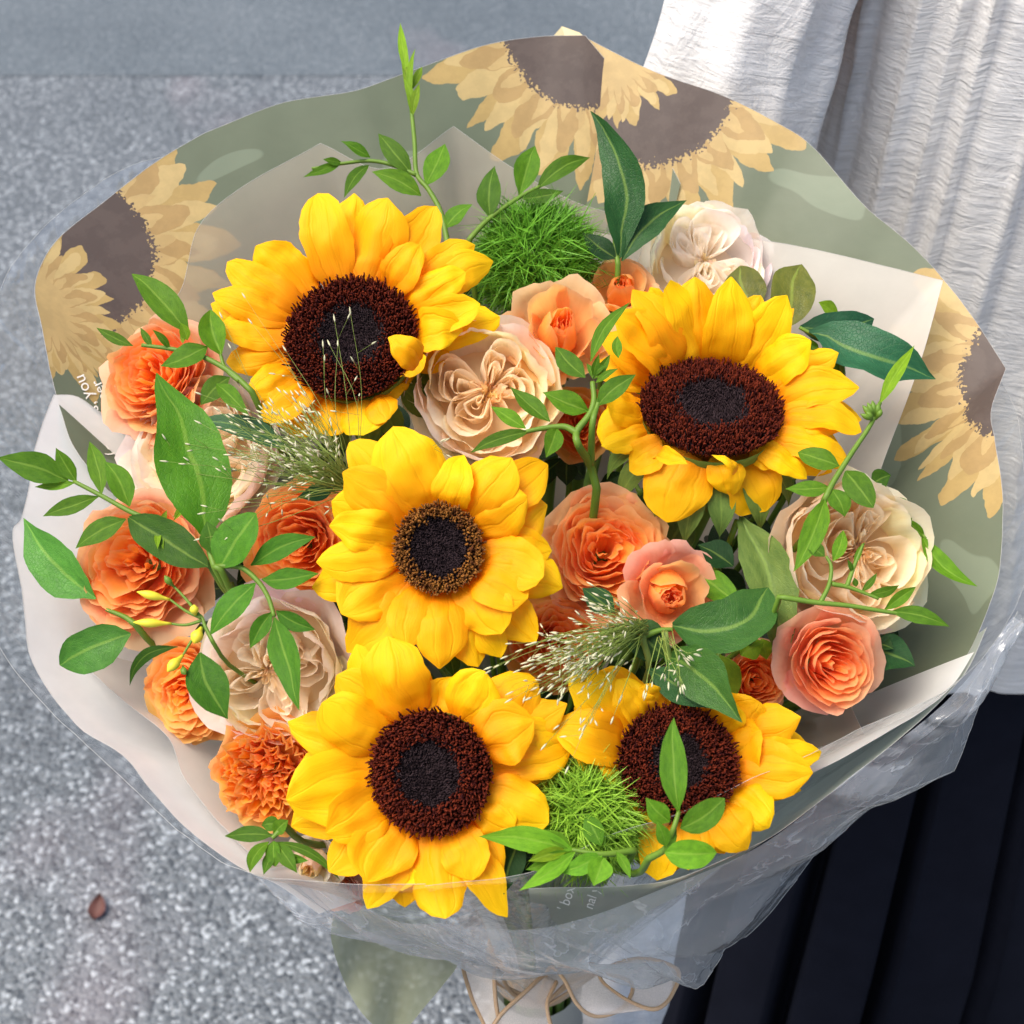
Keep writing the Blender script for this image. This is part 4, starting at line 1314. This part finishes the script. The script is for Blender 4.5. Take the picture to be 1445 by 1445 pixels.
# ---- green dianthus balls
def tuft_ball(label, cx, cy, R, h, tilt, mat, seed, squash=.85):
    rng = random.Random(seed)
    n = nrm((tilt[0], tilt[1], 1.0))
    c = P(cx, cy, h)
    Rm = R * scale_at(c)
    ex = nrm(np.cross((0, 1, 0), n)); ey = np.cross(n, ex)
    root = empty('dianthus', W(c - n * Rm), label, 'dianthus', 'green dianthus balls')
    V, Fc, UV = [], [], []
    for i in range(4600):
        z = 1 - 1.35 * (i + .5) / 4600
        r = math.sqrt(max(0, 1 - z * z)); a = i * 2.399963
        d = ex * r * math.cos(a) + ey * r * math.sin(a) + n * z * squash
        d = nrm(d + np.array([rng.uniform(-.22, .22) for _ in range(3)]))
        ln = Rm * rng.uniform(.74, 1.08)
        p0 = c + d * Rm * .45
        bend = np.array([rng.uniform(-1, 1) for _ in range(3)]); bend = bend - d * np.dot(bend, d)
        s = nrm(np.cross(d, bend))
        w = rng.uniform(.00018, .00042)
        rn = rng.random()
        o = len(V)
        for j, t in enumerate((0, .4, .75, 1.0)):
            q = p0 + d * (ln - Rm * .45) * t + bend * Rm * (.07 + .34 * rn * rn) * t * t * (2 if t == 1 else 1.0)
            ww = w * (1, 1.25, 1.0, .15)[j]
            V.append(q - s * ww); V.append(q + s * ww)
            UV.append((rn, t)); UV.append((rn, t))
        for j in range(3):
            Fc.append((o + 2 * j, o + 2 * j + 1, o + 2 * j + 3, o + 2 * j + 2))
    t_ = mesh_obj('tuft', W(V), Fc, mat, root, UV)
    t_['kind'] = 'stuff'
    vs = []
    for r in range(9):
        th_ = math.pi * r / 8
        for k_ in range(17):
            a = 2 * math.pi * k_ / 16
            vs.append(c + Rm * .62 * (n * math.cos(th_) + math.sin(th_) * (ex * math.cos(a) + ey * math.sin(a))))
    mesh_obj('core', W(vs), grid_faces(9, 17), MAT_STEM, root)
    add_stem(root, c, nrm(n * .4 + AXIS * .6), Rm * .5, 0.0028)


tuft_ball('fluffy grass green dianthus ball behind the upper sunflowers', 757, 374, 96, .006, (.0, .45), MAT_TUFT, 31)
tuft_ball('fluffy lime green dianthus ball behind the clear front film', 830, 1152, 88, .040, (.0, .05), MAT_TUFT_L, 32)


# ---- wispy seed grass
def spray(label, origin, h0, strands, seed, n_extra=0):
    """strands: (px, py, h, count, spread)"""
    rng = random.Random(seed)
    o = P(*origin, h0)
    root = empty('grass_spray', W(o), label, 'grass', 'wispy seed grasses')
    st, se = [], []
    for (tx, ty, h, cnt, sp, thick, bend) in strands:
        for _ in range(cnt):
            e = P(tx + rng.gauss(0, sp), ty + rng.gauss(0, sp), h + rng.uniform(-.012, .012))
            b = o + np.array((rng.uniform(-.003, .003), rng.uniform(-.003, .003), rng.uniform(-.004, .002)))
            sd = nrm(np.cross(e - b, (0, 0, 1)))
            mid = b * .45 + e * .55 + np.array((0, 0, rng.uniform(.0, .012))) + sd * np.linalg.norm(e - b) * bend * rng.uniform(-.15, .25)
            pts = spline([b, mid, e], 9)
            v, f = tube(pts, np.linspace(thick * .8, thick * .32, 9), 4)
            st.append((v, f))
            L = np.linalg.norm(e - b)
            for kk in range(rng.randint(1, 3)):
                t = rng.uniform(.45, .95)
                q0 = pts[int(t * 8)]
                d = nrm(nrm(e - mid) + np.array([rng.uniform(-.9, .9) for _ in range(3)]))
                q1 = q0 + d * L * rng.uniform(.06, .18)
                v, f = tube([q0, (q0 + q1) / 2 + d * .0003, q1], [thick * .5, thick * .4, thick * .35], 3)
                st.append((v, f))
                dd = nrm(d)
                v, f = tube([q1, q1 + dd * .0008, q1 + dd * .0018, q1 + dd * .0028], [.00012, .00036, .00032, .00006], 5)
                se.append((v, f))
            dd = nrm(e - mid)
            v, f = tube([e, e + dd * .001, e + dd * .0022, e + dd * .0034], [.00012, .00040, .00036, .00006], 5)
            se.append((v, f))
    v, f = join(st); a = mesh_obj('stalks', W(v), f, MAT_STALK, root); a['kind'] = 'stuff'
    v, f = join(se); a = mesh_obj('seeds', W(v), f, MAT_SEED, root); a['kind'] = 'stuff'
    pth = stem_path(o, nrm(AXIS), 0.0)
    v, f = tube(pth, .0014, 6)
    mesh_obj('stem', W(v), f, MAT_STALK, root)
    return root


spray('wispy seed grass fanning out over the broad pointed leaf', (500, 690), .062,
      [(430, 640, .070, 26, 30, .00030, .5), (380, 620, .072, 26, 34, .00028, .5), (350, 660, .070, 14, 30, .00026, .6), (300, 625, .074, 10, 26, .00022, .4), (410, 580, .075, 18, 24, .00026, .4),
       (440, 510, .085, 5, 26, .00020, .6), (480, 430, .092, 2, 18, .00020, .5), (340, 450, .085, 3, 16, .00018, .5), (240, 640, .078, 4, 16, .00020, .4), (330, 740, .072, 5, 26, .00022, .4), (620, 625, .088, 2, 10, .00020, .2)], 41)
spray('wispy seed grass over the apricot rose and the dark leaves', (905, 885), .062,
      [(845, 905, .072, 30, 22, .00028, .4), (800, 935, .074, 30, 24, .00026, .4), (760, 935, .074, 14, 24, .00024, .4), (830, 955, .076, 16, 20, .00024, .3), (850, 865, .074, 12, 18, .00024, .4), (730, 950, .076, 8, 22, .00020, .4), (790, 1030, .080, 5, 26, .00020, .2)], 42)
spray('thin drooping pale seed stalks over the dark curled leaf', (938, 892), .066,
      [(905, 975, .078, 2, 5, .00034, .1), (958, 968, .078, 3, 5, .00030, .1), (945, 965, .078, 2, 5, .00030, .1), (968, 918, .076, 3, 8, .00026, .3)], 43)


# ---- leafy sprigs
FRESH = (0.080, 0.205, 0.008)
LIME = (0.19, 0.34, 0.012)
MID = (0.045, 0.135, 0.008)
DARK = (0.016, 0.066, 0.016)
BLUE = (0.018, 0.085, 0.040)
OLIVE = (0.110, 0.135, 0.020)


def sprig(label, h, stems, leaves, color=FRESH, seed=0, rad=0.0016, root_from=None, mat=None, buds=(), down=True, smat=None, name='leafy_sprig', cat='foliage'):
    rng = random.Random(500 + seed)
    mat = mat or MAT_LEAF
    first = stems[0][0]
    o = P(first[0], first[1], h)
    root = empty(name, W(o), label, cat, 'sprigs of foliage in the bouquet')
    for i, st in enumerate(stems):
        pts = [P(p[0], p[1], h + (p[2] if len(p) > 2 else 0)) for p in st]
        s = spline(pts, 6 * len(pts))
        if i == 0 and down:
            pth = stem_path(s[0], nrm(s[0] - NECK), 0.0)[2:]
            s = np.vstack([s[::-1], pth])
            r = np.concatenate([np.linspace(rad * .6, rad, 6 * len(pts)), np.full(len(pth), rad)])
        else:
            r = np.linspace(rad * .85, rad * .5, len(s))
        v, f = tube(s, r * .85, 7)
        mesh_obj('stem', W(v), f, smat or MAT_STEM_L, root)
    for lf in leaves:
        bx, by, tx, ty, w = lf[:5]
        op = lf[5] if len(lf) > 5 else {}
        hb = h + op.get('hb', 0.0)
        b = P(bx, by, hb)
        e = P(tx, ty, h + op.get('ht', rng.uniform(-.004, .008)))
        n = nrm((rng.uniform(-.25, .25), rng.uniform(-.05, .45), 1.0)) if 'n' not in op else nrm(op['n'])
        sc_ = scale_at((b + e) / 2)
        v, uv, f = blade(b, e, w * sc_ * 1.08, n, 15, 9, bend=op.get('bend', rng.uniform(.0, .08)), fold=op.get('fold', rng.uniform(.03, .16)), cup=0.0, side=op.get('side', rng.uniform(-.06, .06)),
                         twist=op.get('twist', rng.uniform(-.4, .4)), tip=op.get('tip', rng.uniform(-.10, .02)), prof=op.get('prof', 'leaf'), wave=op.get('wave', .03), seed=rng.random() * 9)
        v = jitter(v, w * sc_ * .10, 60, rng.random() * 40)
        v = jitter(v, w * sc_ * .02, 260, rng.random() * 40)
        j = rng.uniform(.66, 1.25)
        cc_ = op.get('c', color)
        mesh_obj('leaf', W(v), f, op.get('mat', mat), root, uv, color=(cc_[0] * j, cc_[1] * j, cc_[2] * j))
    for bd in buds:
        bx, by, tx, ty, w = bd[:5]
        bm = bd[5] if len(bd) > 5 else MAT_BUD
        b = P(bx, by, h); e = P(tx, ty, h + .004)
        sc_ = scale_at(b)
        pts = spline([b, (b + e) / 2 + np.array((0, 0, .001)), e], 9)
        r = w * sc_ * .5 * np.array((.30, .38, .55, .85, 1.0, .98, .80, .48, .08))
        v, f = tube(pts, r, 9)
        mesh_obj('bud', W(v), f, bm, root)
    return root


sprig('tall leafy sprig rising above the upper left sunflower to a budding tip', .030,
      [[(632, 345), (622, 300), (605, 268), (588, 245), (585, 200), (580, 150), (574, 100), (567, 60)], [(588, 247), (555, 233), (522, 227), (482, 231), (440, 238)]],
      [(582, 248, 534, 187, 26), (593, 277, 525, 240, 28), (599, 263, 629, 203, 32), (521, 223, 482, 198, 18), (521, 234, 485, 279, 18), (482, 231, 428, 249, 13), (482, 229, 456, 224, 12), (629, 322, 667, 288, 26),
       (575, 110, 565, 32, 12, dict(c=LIME)), (578, 130, 596, 92, 11, dict(c=LIME)), (580, 150, 585, 66, 9, dict(c=LIME)), (578, 150, 564, 70, 10, dict(c=LIME)), (582, 165, 570, 110, 12, dict(c=LIME)), (582, 165, 592, 118, 12, dict(c=LIME))], FRESH, 1)
sprig('leafy sprig with oval leaflets beside the grass green ball', .030,
      [[(662, 338), (690, 309), (732, 279), (762, 263)]],
      [(692, 307, 698, 236, 32), (732, 276, 757, 203, 34), (758, 266, 833, 220, 28), (737, 282, 796, 268, 20), (696, 308, 748, 303, 13)], FRESH, 2)
sprig('dark glossy ruscus leaves standing beside the grass green ball', .022,
      [[(872, 372), (868, 350), (866, 320)]],
      [(870, 364, 834, 157, 56, dict(side=.13, bend=.05, twist=1.0, ht=.02)), (876, 368, 968, 284, 44, dict(side=-.08)), (868, 366, 824, 329, 30)], DARK, 3, mat=MAT_GLOSSY)
sprig('olive leaves standing behind the upturned sunflower', .020,
      [[(1085, 470), (1090, 440), (1095, 420)]], [(1108, 462, 1133, 372, 58, dict(prof='oval')), (1062, 440, 1044, 374, 54, dict(prof='oval'))], OLIVE, 4, mat=MAT_GLOSSY)
sprig('blue green ruscus leaves spreading over the cream tissue', .034,
      [[(1190, 540), (1185, 505), (1160, 480), (1128, 462)]],
      [(1127, 460, 1234, 448, 44, dict(prof='oval', side=.10)), (1141, 470, 1322, 533, 74, dict(side=.05, bend=.08)), (1160, 490, 1225, 475, 22, dict(c=DARK, ht=-.008, hb=-.008))], BLUE, 5, mat=MAT_GLOSSY)
sprig('pair of small fresh leaves behind the ruscus', .028, [[(1188, 545), (1178, 520), (1165, 470)]],
      [(1184, 540, 1145, 488, 34), (1182, 447, 1156, 426, 24, dict(c=LIME)), (1150, 500, 1144, 478, 16)], FRESH, 6)
sprig('slender sprig with a green bud cluster standing before the printed paper', .062,
      [[(1165, 702), (1176, 680), (1200, 642), (1228, 600), (1242, 568)]],
      [(1240, 572, 1291, 487, 18, dict(c=LIME, twist=.2)), (1184, 658, 1125, 636, 30, dict(prof='oval')), (1170, 688, 1107, 690, 24), (1195, 664, 1231, 717, 34, dict(prof='oval')), (1174, 690, 1190, 729, 30), (1163, 704, 1121, 804, 34)], FRESH, 7,
      buds=[(1232, 592, 1217, 572, 9, MAT_STEM_L), (1232, 590, 1224, 568, 9, MAT_STEM_L), (1233, 590, 1231, 565, 9, MAT_STEM_L), (1235, 590, 1240, 568, 9, MAT_STEM_L), (1232, 594, 1214, 584, 8, MAT_STEM_L), (1236, 592, 1244, 577, 8, MAT_STEM_L), (1232, 594, 1222, 580, 8, MAT_STEM_L)])
sprig('long thin sprig lying across the large cream rose', .066,
      [[(1100, 842), (1150, 850), (1200, 855), (1256, 864), (1300, 868)], [(1158, 850), (1170, 825), (1173, 800), (1166, 785)], [(1174, 824), (1195, 828), (1215, 835), (1240, 845)], [(1195, 828), (1205, 800), (1218, 768)]],
      [(1256, 864, 1341, 884, 24), (1248, 860, 1294, 829, 17), (1165, 785, 1140, 765, 20), (1174, 792, 1190, 748, 19), (1205, 800, 1220, 765, 8), (1203, 808, 1196, 790, 7), (1215, 835, 1238, 808, 9), (1225, 840, 1270, 826, 14), (1208, 828, 1205, 815, 8)], FRESH, 8, rad=.0014)
sprig('long curved leaf arching over the sage paper', .034, [[(1275, 725), (1290, 742), (1307, 760)]],
      [(1300, 755, 1379, 827, 26, dict(side=.14, fold=.2)), (1262, 700, 1286, 733, 18), (1231, 684, 1258, 671, 28, dict(c=MID)), (1305, 758, 1277, 730, 14)], FRESH, 9)
sprig('dark green leaf poking out beside the coral rose', .022, [[(1180, 900), (1210, 912), (1235, 920)]], [(1225, 915, 1288, 940, 58), (1235, 905, 1262, 915, 26)], DARK, 10, mat=MAT_GLOSSY)
sprig('dark glossy leaf curled like a scoop with a second leaf below it', .056,
      [[(905, 900), (930, 890), (950, 888)]],
      [(948, 886, 1084, 826, 74, dict(side=.24, bend=.05, fold=.20, prof='oval', n=(-.1, .5, 1), twist=.3)), (938, 925, 1046, 1020, 66, dict(prof='leaf', side=-.10, ht=.02)), (915, 945, 1010, 1000, 42, dict(c=DARK, ht=.008)),
       (890, 878, 940, 925, 52, dict(prof='oval', ht=-.004))], (0.034, 0.10, 0.018), 11, mat=MAT_GLOSSY)
sprig('light green leaves hanging between the sunflower and the small orange rose', .032,
      [[(1030, 890), (1020, 910), (1010, 935)]], [(1015, 925, 1022, 1000, 50, dict(prof='oval', ht=-.004)), (1045, 925, 1078, 908, 34), (990, 810, 1040, 848, 40, dict(prof='oval', c=FRESH, ht=.01)), (1075, 900, 1082, 930, 24)], LIME, 12)
sprig('long folded olive green leaf hanging beside the large cream rose', .036,
      [[(1040, 735), (1045, 745), (1052, 760)]], [(1046, 728, 1104, 940, 66, dict(prof='leaf', fold=.22, side=-.06, bend=.06)), (1034, 800, 984, 766, 40, dict(c=DARK)), (1060, 850, 1095, 880, 34, dict(c=MID))], (0.12, 0.19, 0.045), 13)
sprig('olive leaves below the drooping petals of the upturned sunflower', .018,
      [[(945, 800), (950, 780), (955, 760)]], [(933, 790, 976, 716, 46), (868, 865, 822, 831, 34, dict(c=DARK, ht=.04, hb=.04)), (900, 700, 925, 760, 30, dict(c=DARK))], (0.10, 0.16, 0.04), 14)
sprig('forked leafy sprig standing before the large cream rose', .084,
      [[(842, 690, -.03), (832, 655, -.02), (816, 628), (814, 609), (831, 586), (838, 565), (836, 539)], [(834, 655, -.02), (836, 600), (842, 575), (850, 552)], [(816, 612), (800, 603), (786, 602), (762, 605), (742, 609)]],
      [(776, 596, 719, 546, 26), (742, 605, 692, 573, 20), (748, 609, 664, 639, 20, dict(side=.05)), (786, 605, 770, 646, 26), (829, 581, 768, 552, 32), (843, 574, 896, 529, 30), (826, 534, 783, 489, 30), (833, 510, 889, 427, 18, dict(side=-.08)), (872, 505, 871, 473, 14),
       (838, 535, 862, 500, 12), (836, 530, 845, 500, 10), (838, 530, 855, 515, 9), (836, 535, 828, 512, 8), (840, 540, 872, 520, 10)], FRESH, 15, rad=.0021)
sprig('leafy sprig with folded leaf tips over the orange rose by the lettering', .058,
      [[(355, 552), (325, 525), (285, 503), (245, 493), (200, 487)], [(338, 538), (318, 520), (311, 500)]],
      [(268, 472, 186, 383, 40), (188, 488, 136, 461, 15), (214, 490, 198, 462, 10), (240, 492, 215, 465, 10), (293, 490, 228, 516, 36), (311, 502, 295, 434, 34, dict(fold=.3)), (325, 533, 281, 571, 32), (305, 543, 350, 585, 24), (265, 480, 255, 455, 14, dict(c=LIME)), (258, 485, 262, 460, 10, dict(c=LIME))], FRESH, 16)
sprig('broad pointed bright green leaf standing in front of the cream rose', .072,
      [[(303, 800), (296, 780), (291, 762)]], [(292, 766, 226, 527, 92, dict(bend=.03, fold=.08, side=.04, twist=.1, ht=.010, tip=-.02))], (0.052, 0.175, 0.008), 17)
sprig('feathered sprig reaching out past the white tissue', .060,
      [[(298, 800), (260, 765), (220, 738), (184, 722), (144, 700), (104, 679)]],
      [(98, 678, -2, 645, 38), (108, 680, 79, 631, 22), (106, 681, 48, 687, 14), (142, 698, 125, 622, 26), (185, 714, 148, 651, 32), (139, 702, 59, 729, 24), (178, 731, 106, 773, 32), (184, 733, 294, 802, 52, dict(c=MID, prof='oval')),
       (225, 745, 215, 725, 10, dict(c=LIME)), (225, 745, 235, 720, 9, dict(c=LIME)), (225, 748, 222, 775, 9, dict(c=LIME)), (226, 748, 208, 768, 9, dict(c=LIME)), (228, 750, 230, 775, 8, dict(c=LIME)), (245, 730, 275, 700, 10, dict(c=LIME)), (250, 720, 248, 690, 9, dict(c=LIME)), (245, 735, 300, 690, 8, dict(c=LIME))], FRESH, 18)
sprig('dark glossy leaves lying over the white tissue', .030, [[(190, 880), (175, 870), (150, 860)]],
      [(134, 848, 31, 731, 62, dict(side=-.05)), (182, 897, 82, 941, 56, dict(prof='oval', bend=.06))], (0.060, 0.20, 0.026), 19, mat=MAT_GLOSSY)
sprig('leafy sprig forking over the cream rose with wide leaflets', .074,
      [[(326, 834, -.01), (312, 805), (305, 800), (338, 800), (362, 818), (378, 842), (387, 870)]],
      [(306, 802, 360, 726, 60, dict(prof='oval')), (354, 797, 444, 757, 34), (368, 816, 451, 812, 30), (360, 823, 295, 894, 40), (391, 862, 444, 888, 24), (384, 864, 353, 916, 24), (387, 872, 420, 1000, 42), (300, 780, 290, 735, 30, dict(c=MID))], (0.052, 0.175, 0.008), 20)
sprig('sprig of slim yellow buds over the orange rose', .070,
      [[(300, 905), (290, 885), (284, 870), (270, 862)], [(284, 872), (262, 862), (240, 846)], [(284, 876), (262, 882), (240, 880)], [(284, 872), (262, 845), (243, 825)], [(286, 885), (270, 905), (258, 925)]],
      [(282, 922, 322, 1014, 48, dict(c=(0.052, .175, .008))), (250, 912, 182, 968, 16, dict(c=MID, side=.16, ht=-.02))], FRESH, 21, rad=.0010,
      buds=[(240, 846, 193, 835, 13), (242, 880, 188, 878, 13), (276, 868, 274, 853, 13), (284, 886, 274, 908, 18), (258, 925, 236, 948, 16), (258, 940, 262, 952, 10, MAT_STEM_L), (246, 828, 232, 812, 10, MAT_STEM_L)])
sprig('small curled leafy sprig at the front rim beside the white tissue', .046,
      [[(402, 1165), (392, 1175), (384, 1183)]],
      [(384, 1180, 317, 1180, 22), (386, 1176, 407, 1157, 20), (386, 1186, 388, 1222, 20, dict(prof='oval')), (380, 1188, 354, 1231, 20, dict(side=.14)), (392, 1190, 420, 1232, 22), (388, 1188, 480, 1243, 13, dict(side=-.12)), (384, 1200, 372, 1234, 16), (400, 1210, 436, 1214, 14), (396, 1165, 370, 1165, 20)], FRESH, 22)
sprig('fresh leafy sprig lying over the lime green ball', .064,
      [[(895, 1200, -.004), (850, 1205), (807, 1199)]],
      [(808, 1199, 676, 1181, 34, dict(side=.05)), (806, 1197, 764, 1170, 16), (848, 1192, 824, 1147, 26), (806, 1201, 742, 1228, 24), (812, 1202, 735, 1256, 22), (850, 1206, 790, 1232, 26), (850, 1208, 838, 1250, 34), (870, 1202, 890, 1240, 14), (800, 1200, 745, 1215, 18, dict(c=LIME))], (0.13, 0.33, 0.018), 23)
sprig('leafy sprig with one tall leaf standing across the sunflower disc', .092,
      [[(915, 1212, -.012), (938, 1198, -.006), (950, 1170), (958, 1145)]],
      [(958, 1147, 950, 1011, 38, dict(ht=.006, bend=.05)), (946, 1160, 912, 1127, 28), (961, 1168, 1021, 1128, 36, dict(prof='oval')), (938, 1201, 1011, 1204, 38, dict(prof='oval')), (940, 1195, 928, 1160, 20), (938, 1200, 955, 1170, 14)], (0.115, 0.29, 0.014), 24)
sprig('dark grey green strap leaf lying under the wispy grass', .046, [[(440, 660), (425, 645), (414, 634)]],
      [(414, 636, 268, 592, 32, dict(side=.06, bend=.06)), (470, 690, 420, 700, 26, dict(c=DARK))], (0.05, 0.14, 0.06), 25, mat=MAT_GLOSSY)
sprig('dark leaf edge between the big sunflowers', .040, [[(740, 1240), (722, 1230), (715, 1215)]], [(735, 1180, 712, 1262, 40, dict(c=DARK)), (634, 925, 640, 955, 22)], MID, 26)

# dark leaves added deep down to darken the gaps between the heads
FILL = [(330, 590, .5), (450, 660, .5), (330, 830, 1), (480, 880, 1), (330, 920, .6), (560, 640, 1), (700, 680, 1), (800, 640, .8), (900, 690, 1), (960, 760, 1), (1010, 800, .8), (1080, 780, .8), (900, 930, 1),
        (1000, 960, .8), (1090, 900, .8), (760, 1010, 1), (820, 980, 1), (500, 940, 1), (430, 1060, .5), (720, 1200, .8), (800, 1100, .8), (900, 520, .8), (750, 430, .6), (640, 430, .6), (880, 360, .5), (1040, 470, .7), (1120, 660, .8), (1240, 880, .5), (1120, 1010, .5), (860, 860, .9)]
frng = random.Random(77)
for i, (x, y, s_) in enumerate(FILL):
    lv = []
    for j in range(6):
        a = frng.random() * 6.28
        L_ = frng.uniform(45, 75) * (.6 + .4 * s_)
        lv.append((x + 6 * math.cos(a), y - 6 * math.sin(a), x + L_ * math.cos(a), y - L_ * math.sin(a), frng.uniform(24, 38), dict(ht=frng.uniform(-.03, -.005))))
    o = sprig('dark filler leaves added to darken the gaps between the flower heads', -.022, [[(x + 4, y + 4), (x, y), (x - 3, y - 8)]], lv, (0.020, 0.055, 0.016), 600 + i, mat=MAT_GLOSSY, rad=.0018, name='gap_darkening_leaves')
    o['group'] = 'added leaves that darken the gaps'
